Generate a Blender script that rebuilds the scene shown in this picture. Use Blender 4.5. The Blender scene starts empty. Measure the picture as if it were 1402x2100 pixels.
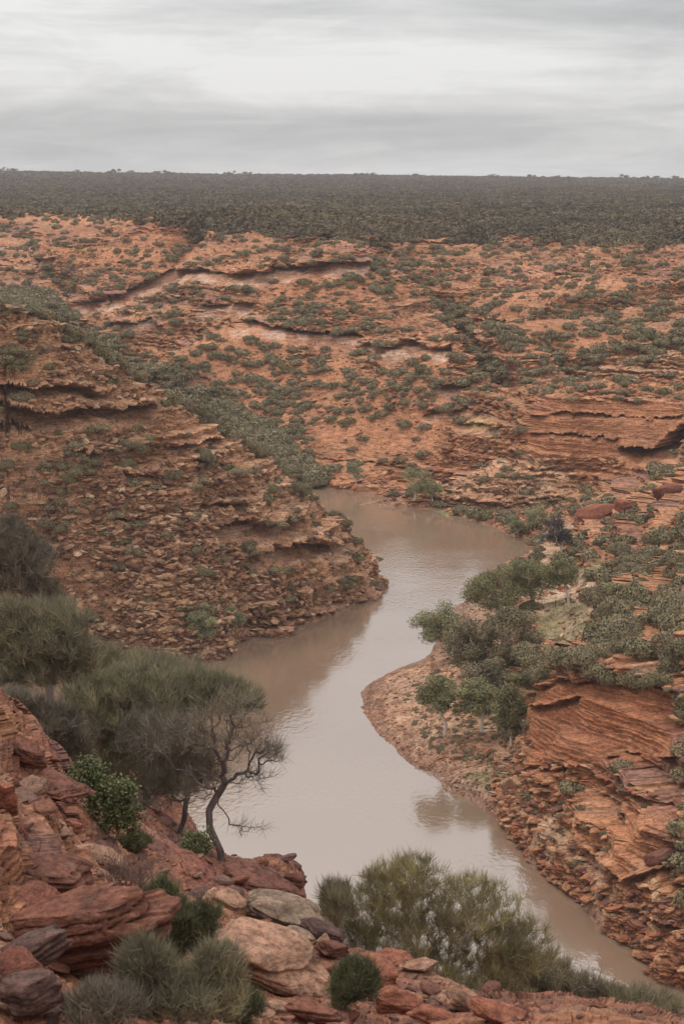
import bpy, math, random, bmesh
import numpy as np
from mathutils import Vector, Matrix
rng = np.random.default_rng(7)
random.seed(7)
scene = bpy.context.scene
COL = scene.collection
R = math.radians
# ------------------------------------------------------------------ camera model
FPX = 2100 * 70 / 36.0
CAMZ = 60.0
PITCH = math.atan(690.6 / FPX)
cP, sP = math.cos(PITCH), math.sin(PITCH)

def ray(px, py):
    u = (np.asarray(px, float) - 701) / FPX; v = (1050 - np.asarray(py, float)) / FPX
    return u, cP + v * sP, -sP + v * cP
def at_d(px, py, D):
    x, y, z = ray(px, py); t = D / np.sqrt(x * x + y * y)
    return x * t, y * t, CAMZ + z * t
def at_z(px, py, Z):
    x, y, z = ray(px, py); t = (Z - CAMZ) / z
    return x * t, y * t, Z + 0 * x
def project(x, y, z):
    dz = z - CAMZ
    dep = y * cP - dz * sP; up = y * sP + dz * cP
    dep = np.maximum(dep, 0.1)
    return 701 + FPX * x / dep, 1050 - FPX * up / dep, dep
def tagp(o, label=None, cat=None, group=None, kind=None):
    if label: o['label'] = label
    if cat: o['category'] = cat
    if group: o['group'] = group
    if kind: o['kind'] = kind
    return o
# ------------------------------------------------------------------ noise
def _h(ix, iy, iz, seed=0):
    h = (ix.astype(np.int64) * 374761393 + iy.astype(np.int64) * 668265263 + iz.astype(np.int64) * 2147483647 * 3 + seed * 974634777) & 0xffffffff
    h = ((h ^ (h >> 13)) * 1274126177) & 0xffffffff
    h = ((h ^ (h >> 16)) * 2246822519) & 0xffffffff
    return (((h ^ (h >> 15)) & 0xffffff) / float(0xffffff)).astype(np.float32)
def vnoise(x, y, z=None, seed=0):
    """smooth value noise in -1..1"""
    fx = np.floor(x); fy = np.floor(y); tx = (x - fx).astype(np.float32); ty = (y - fy).astype(np.float32)
    tx = tx * tx * tx * (tx * (tx * 6 - 15) + 10); ty = ty * ty * ty * (ty * (ty * 6 - 15) + 10)
    ix = fx.astype(np.int64); iy = fy.astype(np.int64)
    def lay(iz):
        a = _h(ix, iy, iz, seed); b = _h(ix + 1, iy, iz, seed); c = _h(ix, iy + 1, iz, seed); d = _h(ix + 1, iy + 1, iz, seed)
        return (a + (b - a) * tx) * (1 - ty) + (c + (d - c) * tx) * ty
    if z is None:
        return lay(np.zeros_like(ix)) * 2 - 1
    fz = np.floor(z); tz = (z - fz).astype(np.float32); tz = tz * tz * (3 - 2 * tz); iz = fz.astype(np.int64)
    return (lay(iz) * (1 - tz) + lay(iz + 1) * tz) * 2 - 1
def fbm(x, y, z=None, o=4, seed=0, g=.5):
    s = 0; a = 1; t = 0
    for i in range(o):
        f = 2.03 ** i
        s = s + a * vnoise(x * f + i * 13.7, y * f - i * 7.1, None if z is None else z * f, seed + i); t += a; a *= g
    return s / t
def cellv(x, y, k, seed=0):
    return _h(np.floor(x), np.floor(y), k, seed)
def sstep(a, b, x):
    t = np.clip((x - a) / (b - a), 0, 1); return t * t * (3 - 2 * t)
# ------------------------------------------------------------------ thin plate surfaces
def tps(P, lam=1e-3, lg=False):
    P = np.array(P, float)
    def tr(x, y):
        if not lg: return x / 100, y / 100
        r = np.hypot(x, y); a = np.arctan2(x, y); return a * 6, np.log(r) * 2.2
    X, Y = tr(P[:, 0], P[:, 1]); n = len(P)
    r2 = (X[:, None] - X) ** 2 + (Y[:, None] - Y) ** 2
    K = .5 * r2 * np.log(r2 + 1e-12) + lam * np.eye(n)
    Q = np.c_[np.ones(n), X, Y]
    A = np.block([[K, Q], [Q.T, np.zeros((3, 3))]])
    w = np.linalg.solve(A, np.r_[P[:, 2], 0, 0, 0])
    def f(x, y):
        sh = x.shape; x, y = tr(x.ravel(), y.ravel()); out = np.empty_like(x)
        for i in range(0, len(x), 60000):
            a = x[i:i + 60000, None] - X; b = y[i:i + 60000, None] - Y
            q = a * a + b * b
            out[i:i + 60000] = (.5 * q * np.log(q + 1e-12)) @ w[:n] + w[n] + w[n + 1] * x[i:i + 60000] + w[n + 2] * y[i:i + 60000]
        return out.reshape(sh)
    return f
def Z(L): return [tuple(float(c) for c in at_z(*p)) for p in L]
def Z0(L): return [tuple(float(c) for c in at_z(px, py, 0))[:2] + (z,) for px, py, z in L]
def Dp(L): return [tuple(float(c) for c in at_d(*p)) for p in L]
def resample(L, step):
    L = np.array(L, float); out = []
    for a, b in zip(L[:-1], L[1:]):
        n = max(1, int(np.linalg.norm(b - a) / step))
        out += [tuple(a + (b - a) * i / n) for i in range(n)]
    return out + [tuple(L[-1])]
shore = [(1560, 2090), (1402, 1992), (1290, 1930), (1240, 1890), (1180, 1840), (1130, 1790), (1080, 1745), (1040, 1700), (1000, 1665), (960, 1635), (900, 1600), (850, 1572), (800, 1525), (765, 1490), (740, 1455), (738, 1420), (770, 1395), (820, 1368), (870, 1350), (912, 1300), (940, 1240), (975, 1195), (1010, 1165), (1060, 1145), (1088, 1125), (1075, 1105), (1040, 1092), (1000, 1075), (940, 1060), (880, 1045), (830, 1028), (760, 1014), (700, 1005), (660, 1000), (600, 992), (480, 985), (330, 985), (100, 985)]
B = []
B += Z([(x, y, 0) for x, y in resample(shore, 36)])
# river bed
B += Z0([(x, y, -3.5) for x, y in [(1300, 2060), (1200, 1960), (1100, 1860), (1000, 1760), (900, 1690), (800, 1620), (700, 1560), (620, 1450), (700, 1350), (800, 1290), (880, 1200), (960, 1130), (860, 1085), (760, 1045), (640, 1022), (500, 1010), (350, 1010), (550, 1380), (400, 1420), (300, 1400), (500, 1600), (300, 1700), (600, 1850), (200, 1500), (100, 1700), (900, 2000), (600, 2050), (1100, 2100), (1330, 2030), (1402, 2070), (1402, 2120), (1480, 2120), (1250, 1980), (680, 1200), (760, 1120), (560, 1150), (400, 1150), (200, 1150), (0, 1150), (250, 1300), (0, 1350)]])
B += Z0([(x, y, -2) for x, y in [(1402, 2032), (1350, 1992), (1290, 1962), (1240, 1920), (1190, 1872), (1130, 1820), (1480, 2075)]])
B += [(x, y, -3.5) for x, y in [(23, 126), (29, 122), (18, 129), (12, 134), (36, 113), (46, 104), (24, 114), (20, 134), (26, 130)]]
B += [(x, y, -4) for x, y in [(0, 60), (40, 60), (-40, 60), (0, 100), (45, 95), (-60, 120), (-100, 150), (80, 60), (-110, 240), (-130, 320)]]
# right bank, low flats
B += Z([(790, 1430, .7), (800, 1480, .8), (850, 1420, 1.2), (880, 1540, 1.2), (900, 1450, 1.8), (960, 1590, 1.6), (980, 1500, 2.6), (1040, 1580, 2.8), (960, 1370, 2.2), (1060, 1480, 3.2), (1010, 1620, 1.5), (1060, 1660, 2.2), (1120, 1720, 2.2),
        (960, 1290, 1.8), (1000, 1230, 1.8), (1060, 1180, 1.8), (1100, 1300, 3.6), (1040, 1380, 3.4), (1160, 1220, 3.2), (1110, 1150, 2.0), (1200, 1160, 3.6), (1240, 1210, 4.6), (1120, 1100, 2.0),
        # cliff foot and top
        (1062, 1560, 3.2), (1085, 1520, 4.4), (1110, 1600, 3.6), (1180, 1640, 4.8), (1260, 1650, 6.0), (1340, 1660, 7.2), (1402, 1660, 7.8),
        (1095, 1395, 11.0), (1130, 1400, 11.6), (1180, 1408, 11.8), (1250, 1412, 12.4), (1330, 1405, 13.4), (1400, 1400, 14.2),
        (1110, 1520, 7.6), (1200, 1540, 7.8), (1300, 1540, 8.9), (1390, 1545, 10.0),
        (1150, 1355, 10.6), (1110, 1345, 7.5), (1260, 1340, 13.6), (1200, 1300, 10.5), (1360, 1330, 15.4), (1300, 1260, 14), (1400, 1230, 17), (1250, 1250, 9),
        (1300, 1180, 10.5), (1400, 1150, 16), (1250, 1110, 6.5), (1340, 1090, 9.5), (1400, 1060, 13),
        (1150, 1720, 3.5), (1250, 1760, 5.2), (1350, 1800, 6.4), (1402, 1820, 7.2), (1250, 1850, 2.6), (1350, 1900, 3.6), (1402, 1930, 3.0), (1180, 1790, 1.8), (1110, 1700, 2.8),
        (1165, 1800, 1.1), (1205, 1835, 1.1), (1250, 1872, 1.2), (1300, 1908, 1.2), (1350, 1938, 1.2), (1402, 1962, 1.2), (1300, 1875, 2.4), (1402, 1900, 4), (1230, 1820, 2.6), (1560, 2020, 3), (1480, 1960, 4), (1480, 1850, 8)])
B += Z([(1085, 1092, .8), (1045, 1080, .9), (1000, 1062, .9), (940, 1047, 1.0), (880, 1032, 1.0), (830, 1014, 1.0), (760, 1001, 1.0), (700, 992, 1.0), (640, 985, 1.2)])
# boulder ridge and gully before the far slope
B += Dp([(1250, 1050, 325), (1330, 1010, 325), (1402, 985, 328), (1180, 1060, 330), (1000, 1050, 365), (1100, 1045, 360), (1200, 1020, 352), (1300, 990, 350), (1390, 950, 352)])
# far slope
B += Dp([(900, 1000, 376), (800, 980, 384), (1000, 980, 374), (1100, 955, 368), (1250, 960, 362), (1400, 925, 362),
         (1100, 850, 378), (1250, 845, 376), (1400, 845, 374), (960, 900, 386), (960, 850, 396), (860, 900, 396), (760, 920, 400), (680, 940, 400),
         (1100, 780, 402), (1250, 770, 398), (1400, 770, 396), (930, 790, 408), (900, 740, 420), (800, 800, 424), (700, 830, 424), (600, 860, 424), (560, 930, 404), (440, 880, 430),
         (1400, 690, 432), (1250, 680, 438), (1120, 700, 430), (1000, 690, 440), (950, 640, 486), (1080, 620, 470), (1240, 600, 478), (1400, 600, 474),
         (840, 690, 450), (700, 700, 456), (560, 690, 456), (480, 690, 458), (400, 760, 450), (600, 760, 442), (300, 760, 480), (180, 720, 530), (60, 640, 570), (250, 680, 500), (330, 640, 510),
         (850, 580, 500), (760, 560, 492), (650, 540, 500), (560, 545, 505), (440, 560, 520), (700, 630, 472), (560, 620, 486), (330, 590, 540), (240, 620, 530), (170, 600, 590), (60, 560, 620), (0, 600, 600), (160, 520, 680), (0, 520, 660),
         (940, 540, 560), (1100, 540, 540), (1250, 530, 550), (1400, 520, 570), (860, 500, 600), (700, 490, 590), (540, 480, 590), (400, 480, 610), (290, 450, 660), (180, 460, 730), (0, 445, 740), (1000, 490, 620), (1200, 480, 660), (1400, 470, 700),
         (0, 420, 1000), (300, 425, 950), (600, 440, 850), (900, 450, 820), (1150, 440, 880), (1400, 430, 950),
         (0, 390, 1400), (350, 392, 1400), (700, 400, 1300), (1050, 400, 1350), (1400, 400, 1400),
         (0, 352, 3000), (350, 354, 3000), (700, 361, 3000), (1050, 366, 3000), (1400, 369, 3000), (0, 366, 2200), (700, 373, 2200), (1400, 379, 2200)])
def pol(a, r, z): return (r * math.sin(R(a)), r * math.cos(R(a)), z)
B += [pol(-45, 500, 40), pol(-30, 500, 38), pol(-20, 480, 34), pol(-45, 1000, 45), pol(-25, 900, 44), pol(-45, 3000, 62), pol(-20, 3000, 62), pol(45, 3000, 55), pol(20, 3000, 55), pol(20, 1000, 44), pol(45, 1000, 45), pol(20, 500, 38), pol(45, 500, 42), pol(16, 380, 24), pol(30, 350, 30), pol(45, 300, 34), pol(16, 250, 24), pol(20, 180, 18), pol(30, 200, 26), pol(45, 180, 26), pol(16, 150, 8), pol(24, 138, 6), pol(35, 132, 6), pol(18, 120, -3.5), pol(30, 95, -4), pol(45, 90, -4), pol(-16, 370, 4), pol(-22, 420, 16), pol(-30, 330, 15), pol(-45, 330, 25), pol(-45, 150, 10), pol(-30, 160, 3), pol(-45, 60, -4)]
fB = tps(B, 2e-4)
# left spur
front = [(905, 1175), (800, 1188), (778, 1226), (745, 1233), (705, 1246), (650, 1263), (580, 1286), (515, 1301), (470, 1326), (400, 1358), (350, 1362), (250, 1358), (120, 1350), (-60, 1340)]
S = Z([(x, y, 0) for x, y in resample(front[1:], 40)])
crest = [(-90, 600, 258), (0, 636, 260), (100, 655, 262), (200, 720, 265), (330, 800, 270), (450, 872, 275), (570, 938, 282), (636, 1012, 288), (688, 1072, 291), (728, 1122, 292), (775, 1166, 290)]
S += Dp(resample(crest, 40))
S += Dp([(x - 14, y - 10 + 26, D + 14) for x, y, D in crest[1:8]])
for ci, (x, y, D) in enumerate(crest):
    X, Y, Zc = at_d(x, y, D); u = np.array([X, Y]) / D
    for dd, k in ((6, .9), (14, .74), (28, .48), (50, .05), (85, -.25)):
        S.append((X + u[0] * dd + (dd * .1 if ci < 7 else -dd * .25), Y + u[1] * dd, Zc * k - (4 if dd > 50 else 0) if ci < 7 else Zc - dd * 1.1))
S += Dp([(0, 780, 254), (0, 900, 249), (0, 1100, 243), (0, 1240, 241), (150, 800, 259), (150, 900, 253), (150, 1020, 249), (150, 1150, 244), (150, 1260, 243), (300, 870, 263), (300, 960, 257), (300, 1080, 251), (300, 1200, 246), (300, 1300, 243),
         (450, 930, 270), (450, 1030, 261), (450, 1130, 256), (450, 1230, 250), (560, 1004, 274), (560, 1060, 268), (560, 1120, 263), (560, 1160, 262), (560, 1230, 258), (645, 1072, 280), (650, 1110, 273), (650, 1160, 271), (650, 1220, 268), (705, 1110, 284), (715, 1150, 279), (715, 1200, 277), (760, 1160, 288), (765, 1205, 284)])
S += Z0([(818, 1172, -2.5), (822, 1196, -2.5), (855, 1155, -5), (800, 1208, -2), (830, 1170, -3), (860, 1230, -5), (780, 1260, -4), (700, 1290, -4), (600, 1330, -4), (480, 1370, -4), (350, 1410, -4), (150, 1400, -4), (0, 1390, -4), (900, 1400, -9), (500, 1600, -9), (860, 1120, -6), (0, 1600, -9), (1000, 1250, -10)])
S += [pol(-18, 260, 44), pol(-25, 260, 42), pol(-18, 240, 18), pol(-25, 225, 14), pol(-18, 215, -4), pol(-25, 200, -4), pol(-18, 340, 20), pol(-25, 340, 24), pol(-35, 300, 35), pol(-40, 200, -4), pol(8, 330, -12), pol(14, 250, -16), pol(0, 420, -12), pol(-15, 420, -8)]
fS = tps(S, 2e-4)
# foreground slope
Fp = Dp([(0, 1440, 38), (70, 1490, 37), (150, 1560, 36), (250, 1690, 34), (0, 1560, 28), (0, 1650, 24), (0, 1800, 20), (0, 2000, 17), (0, 2100, 15.5), (120, 1650, 28), (200, 1800, 24), (250, 2000, 19), (150, 1930, 20), (320, 1700, 35), (400, 1745, 36), (450, 1785, 37), (550, 1785, 40), (610, 1812, 42), (350, 1830, 29), (500, 1900, 30), (640, 1905, 33), (400, 2000, 23), (560, 2000, 26), (500, 2090, 21), (650, 2090, 22), (780, 2000, 28), (870, 1985, 31), (850, 2090, 23), (1000, 2070, 27), (1120, 2125, 27), (1200, 2180, 27), (1402, 2260, 28), (700, 1950, 31)])
for px, py, D, drop in [(-100, 1420, 38, 3), (0, 1440, 38, 3), (70, 1490, 37, 3), (150, 1560, 36, 3), (250, 1690, 34, 1), (400, 1745, 36, 1.5), (550, 1785, 40, 3), (620, 1815, 42, 5), (740, 1950, 32, 4), (870, 1985, 31, 3.5), (1000, 2070, 27, 3), (1200, 2180, 27, 3), (1402, 2260, 28, 4)]:
    X, Y, Zc = at_d(px, py, D); u = np.array([X, Y]) / D
    for dd, q in ((4, drop), (12, drop * 3.0), (30, 27), (60, 43), (90, 56)):
        Fp.append((X + u[0] * dd, Y + u[1] * dd, max(Zc - q, -6)))
Fp += [pol(-9, 8, 56), pol(9, 8, 55), pol(0, 12, 54), pol(-30, 12, 57), pol(-30, 35, 55), pol(-30, 80, 25), pol(-30, 130, -5), pol(-45, 40, 56), pol(30, 12, 54), pol(30, 30, 44), pol(30, 60, 15), pol(30, 90, -6), pol(45, 30, 48), pol(45, 90, -5), pol(-45, 130, 0), pol(-12, 8, 57), pol(0, 160, -8), pol(0, 200, -10)]
fF = tps(Fp, 1e-4, lg=True)
# ------------------------------------------------------------------ table
NA, NR = 420, 1500
AZ0, AZ1 = R(-46), R(46)
LR0, LR1 = math.log(2.5), math.log(3600.0)
ta = np.linspace(AZ0, AZ1, NA); tl = np.linspace(LR0, LR1, NR)
TA, TL = np.meshgrid(ta, tl, indexing='ij')
TX = np.exp(TL) * np.sin(TA); TY = np.exp(TL) * np.cos(TA)
TR = np.exp(TL)
hB = fB(TX, TY); hS = fS(TX, TY); hF = np.where(TR < 170, fF(TX, TY), -12)
hF = np.minimum(hF, 55.2 - .02 * TR) + 0 * TR
hF = np.where(TR < 14, np.minimum(hF, 53.6 + .06 * TR), hF)
hF = np.where(TR > 125, np.minimum(hF, -6), hF)
hS = np.where((TR < 170) | (TR > 400), -20, hS)
# broad relief: gullies and knolls, fading to the water
land = np.where(TR > 300, sstep(4, 15, hB), sstep(1.5, 9, hB))
rel = fbm(TX / 62, TY / 42, o=4, seed=3)
rel2 = -np.abs(fbm(TX / 55 + .3, TY / 80, o=3, seed=11)) * 2 + .5
fade = sstep(380, 440, TR) * (1 - .55 * sstep(650, 900, TR))
hB = hB + land * (rel * (1.0 + 3.4 * fade) + rel2 * 4.6 * fade)
hB = hB + sstep(12, 20, hB) * (1 - fade) * fbm(TX / 20, TY / 20, o=3, seed=5) * 1.2
hS = hS + sstep(1, 8, hS) * (fbm(TX / 18, TY / 14, o=4, seed=21) * 1.6 - np.abs(fbm(TX / 24, TY / 60, o=2, seed=22)) * 1.6 - .1)
hF = hF + (fbm(TX / 3.2, TY / 3.2, o=4, seed=31) * .45) * sstep(0, 20, hF)
# the flat scrub plain runs to the skyline
PXT = 701 + FPX * np.tan(TA) / cP
rowf = np.interp(TL, np.log([700, 850, 1050, 1400, 2200, 3000, 3600]), [452, 440, 424, 402, 377, 361, 360.5])
rowf = rowf + np.clip((PXT - 701) / 701, -1.5, 1.5) * np.interp(TL, np.log([700, 1400, 3000]), [2, 3, 7.5])
zfar = CAMZ + TR * np.tan(-(PITCH + np.arctan((rowf - 1050) / FPX)))
zfar = zfar + fbm(TX / 160, TY / 260, o=3, seed=91) * np.interp(TR, [700, 1200, 3400], [2.5, 2.0, 1.2])
# gullies cut into the far slope
GUL = [([(790, 500), (880, 570), (945, 640), (985, 700), (1040, 770)], 5.5, 26), ([(400, 460), (340, 540), (250, 600), (130, 640), (60, 660)], 6, 26), ([(0, 470), (90, 520), (150, 590)], 5, 24),
       ([(1402, 590), (1220, 625), (1060, 640), (960, 645)], 3.5, 22), ([(1402, 700), (1300, 730), (1200, 760), (1130, 700)], 4, 26), ([(620, 500), (560, 560), (470, 600)], 3, 22)]
zt = hB; dy_ = TY * cP - (zt - CAMZ) * sP; tpx = 701 + FPX * TX / np.maximum(dy_, 1); tpy = 1050 - FPX * (TY * sP + (zt - CAMZ) * cP) / np.maximum(dy_, 1)
gully = np.zeros_like(hB)
for L, dpt, wd in GUL:
    dm = np.full(hB.shape, 1e9)
    for (xa, ya), (xb, yb) in zip(L[:-1], L[1:]):
        ux, uy = (xb - xa), (yb - ya); t_ = np.clip(((tpx - xa) * ux + (tpy - ya) * uy * 4) / (ux * ux + uy * uy * 4), 0, 1)
        dm = np.minimum(dm, np.hypot(tpx - xa - t_ * ux, (tpy - ya - t_ * uy) * 2))
    gully = np.maximum(gully, dpt * np.exp(-(dm / wd) ** 2))
gully *= (TR > 390) & (TR < 900)
hB = hB - gully
bf = sstep(620, 860, TR)
hB = np.where(TR > 520, np.minimum(hB, zfar + np.interp(TR, [520, 640, 860], [8, 1.5, .8])), hB)
hB = hB * (1 - bf) + zfar * bf
H0 = np.maximum(np.maximum(hB, hS), hF)
OWN = np.argmax(np.stack([hB, hS, hF]), 0)
def look(T, a, l, nearest=False):
    fa = np.clip((a - AZ0) / (AZ1 - AZ0) * (NA - 1), 0, NA - 1.001); fl = np.clip((l - LR0) / (LR1 - LR0) * (NR - 1), 0, NR - 1.001)
    if nearest: return T[np.round(fa).astype(int), np.round(fl).astype(int)]
    i = fa.astype(int); j = fl.astype(int); u = fa - i; v = fl - j
    return (T[i, j] * (1 - v) + T[i, j + 1] * v) * (1 - u) + (T[i + 1, j] * (1 - v) + T[i + 1, j + 1] * v) * u
def hxy(x, y, T=None):
    return look(H0 if T is None else T, np.arctan2(x, y), np.log(np.hypot(x, y)))
# ------------------------------------------------------------------ adaptive polar grid
core = np.linspace(R(-10.6), R(10.6), 800)
st = core[1] - core[0]; wing = []; a = core[-1]; s = st
while a < R(44):
    s = min(s * 1.09, R(.6)); a += s; wing.append(a)
wing = np.array(wing)
AZ = np.r_[-wing[::-1], core, wing]
NC, NROW = len(AZ), 1750
fine = np.linspace(LR0, math.log(3400), 6000)
GA, GL = np.meshgrid(AZ, fine, indexing='ij')
prof = look(H0, GA, GL); rr = np.exp(GL)
th = np.arctan2(prof - CAMZ, rr)
dth = np.abs(np.diff(th, axis=1)) * FPX * .5
under = (prof[:, 1:] < -1.0)
m = np.where(under, .03, dth * 1.15 + .06) * np.where(rr[:, 1:] < 12, .12, 1)
m = np.minimum(m, 6.0)
cum = np.c_[np.zeros(NC), np.cumsum(m, 1)]
print('metric rows', cum[:, -1].min(), cum[:, -1].max(), np.median(cum[:, -1]))
GLr = np.empty((NC, NROW))
tgt = np.linspace(0, 1, NROW)
# smooth the metric across columns so that neighbouring columns stay in step
kern = np.hanning(9); kern /= kern.sum()
cs = np.stack([np.convolve(np.pad(cum[:, j], 4, mode='edge'), kern, 'valid') for j in range(cum.shape[1])], 1)
for i in range(NC):
    GLr[i] = np.interp(tgt * cs[i, -1], cs[i], fine)
GAr = np.repeat(AZ[:, None], NROW, 1)
X = np.exp(GLr) * np.sin(GAr); Y = np.exp(GLr) * np.cos(GAr); RR = np.exp(GLr)
Zs = look(H0, GAr, GLr); own = look(OWN, GAr, GLr, True)
e = np.where(RR < 60, 1.1, np.clip(RR * .008, .8, 5))
gx = (hxy(X + e, Y) - hxy(X - e, Y)) / (2 * e); gy = (hxy(X, Y + e) - hxy(X, Y - e)) / (2 * e)
gm = np.hypot(gx, gy) + 1e-6
nx, ny = -gx / gm, -gy / gm
PXs, PYs, _ = project(X, Y, Zs)
slope = gm
x32, y32, z32 = X.astype(np.float32), Y.astype(np.float32), Zs.astype(np.float32)
disp = np.zeros_like(x32)
def strata(T, b, ampmax, gain, seed, tilt=(0.0, 0.0), warp=.8, wl=12.0, power=1.3):
    w = z32 + tilt[0] * x32 + tilt[1] * y32 + warp * T * fbm(x32 / wl, y32 / wl, o=3, seed=seed) + 40
    k = np.floor(w / T); ph = w / T - k
    hk = _h(k, k * 0 + 5, k * 0, seed + 3)
    wx = fbm(x32 / b * .6, y32 / b * .6, k * 3.7, o=2, seed=seed + 9)
    v = cellv(x32 / b + wx * 1.2, y32 / b * 1.0 - wx, k, seed + 5)
    v2 = cellv(x32 / (b * .37) + wx * 2, y32 / (b * .37) - wx, k, seed + 6)
    amp = np.minimum(T / np.maximum(slope, .08), ampmax) * gain
    nz = fbm(x32 / b * 1.3, y32 / b * 1.3, k * 5.1, o=3, seed=seed + 12)
    h = amp * np.clip(.3 + .6 * hk + .28 * v + .12 * v2 + .7 * nz, 0, 2)
    return h * (ph ** power - .45), ph, k
mF = own == 2; mS = own == 1; mB = own == 0
farm = sstep(300, 420, RR)
nearshore = np.where(mB & (RR < 300), sstep(.2, 4.5, z32), sstep(.1, 1.5, z32))
beach = mB & (Zs < 3.2) & (RR < 330)
flat_ = np.clip(2.2 * (1 - ((PXs - 1170) / 95) ** 2 - ((PYs - 1235) / 95) ** 2), 0, 1) * mB * (RR < 330)
act = sstep(.12, .4, slope) * (1 - .9 * flat_)                       # how strata-like it is
# mid and far country
d1, ph1, k1 = strata(3.1, 16, 5.0, 1.0, 100, (.012, -.01), .7, 40)
d2, ph2, k2 = strata(1.05, 4.5, 2.4, .95, 200, (.015, .0), 1.2, 14)
d3, ph3, k3 = strata(.42, 1.5, 1.0, .8, 300, (-.01, .01), 1.3, 6)
rough0 = 1
rough = np.clip(.65 + .9 * fbm(x32 / 26, y32 / 20, o=3, seed=77), .12, 1.3)
# cross-bedded, smoother cliff faces
def inbox(x0, y0, x1, y1, s=12):
    return sstep(x0 - s, x0 + s, PXs) * (1 - sstep(x1 - s, x1 + s, PXs)) * sstep(y0 - s, y0 + s, PYs) * (1 - sstep(y1 - s, y1 + s, PYs))
smoothf = np.clip(inbox(1085, 1400, 1402, 1560) + inbox(1080, 820, 1500, 930) * .8 + inbox(1250, 1640, 1402, 1800) * .6, 0, 1) * mB
soil = np.zeros_like(x32)
for cx, cy, rx, ry in [(620, 800, 230, 105), (760, 870, 150, 70), (680, 600, 150, 60), (520, 720, 130, 45), (860, 790, 80, 60), (320, 520, 130, 45), (1180, 680, 150, 45), (1000, 620, 90, 40)]:
    soil = np.maximum(soil, np.clip(1.8 * (1 - ((PXs - cx) / rx) ** 2 - ((PYs - cy) / ry) ** 2) + .9 * vnoise(x32 / 9, y32 / 9, seed=19), 0, 1))
soil = soil * mB * (RR > 380)
big = (mB * (.9 - .35 * farm) + mS * 1.0) * (1 - .88 * soil)
rough = rough * (1 - .8 * soil)
mid = (d1 * big * (1 - .25 * mS) * (1 - .5 * smoothf) + d2 * rough * (1 - .6 * smoothf) + d3 * (.5 + .5 * rough) * (1 - .35 * smoothf) * (1 - .7 * soil)) * act * nearshore
mid = np.where(RR > 900, 0, mid)
# foreground
e1, q1, c1 = strata(.8, 1.9, .8, .8, 400, (.10, -.05), 1.1, 3.0)
e2, q2, c2 = strata(.22, .8, .3, .8, 500, (.16, -.08), 1.2, 1.4)
e3, q3, c3 = strata(.06, .3, .15, .8, 600, (.2, -.1), 1.0, .7)
face = sstep(-.35, .25, -(nx * X + ny * Y) / RR)
fgd = (e1 + e2 + e3) * sstep(.03, .25, slope) * (.15 + .85 * face) * np.clip(sstep(60, 45, RR) + .3, 0, 1)
disp = np.where(mF, fgd, mid)
pale = np.zeros_like(disp); rec = np.zeros_like(disp)
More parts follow.
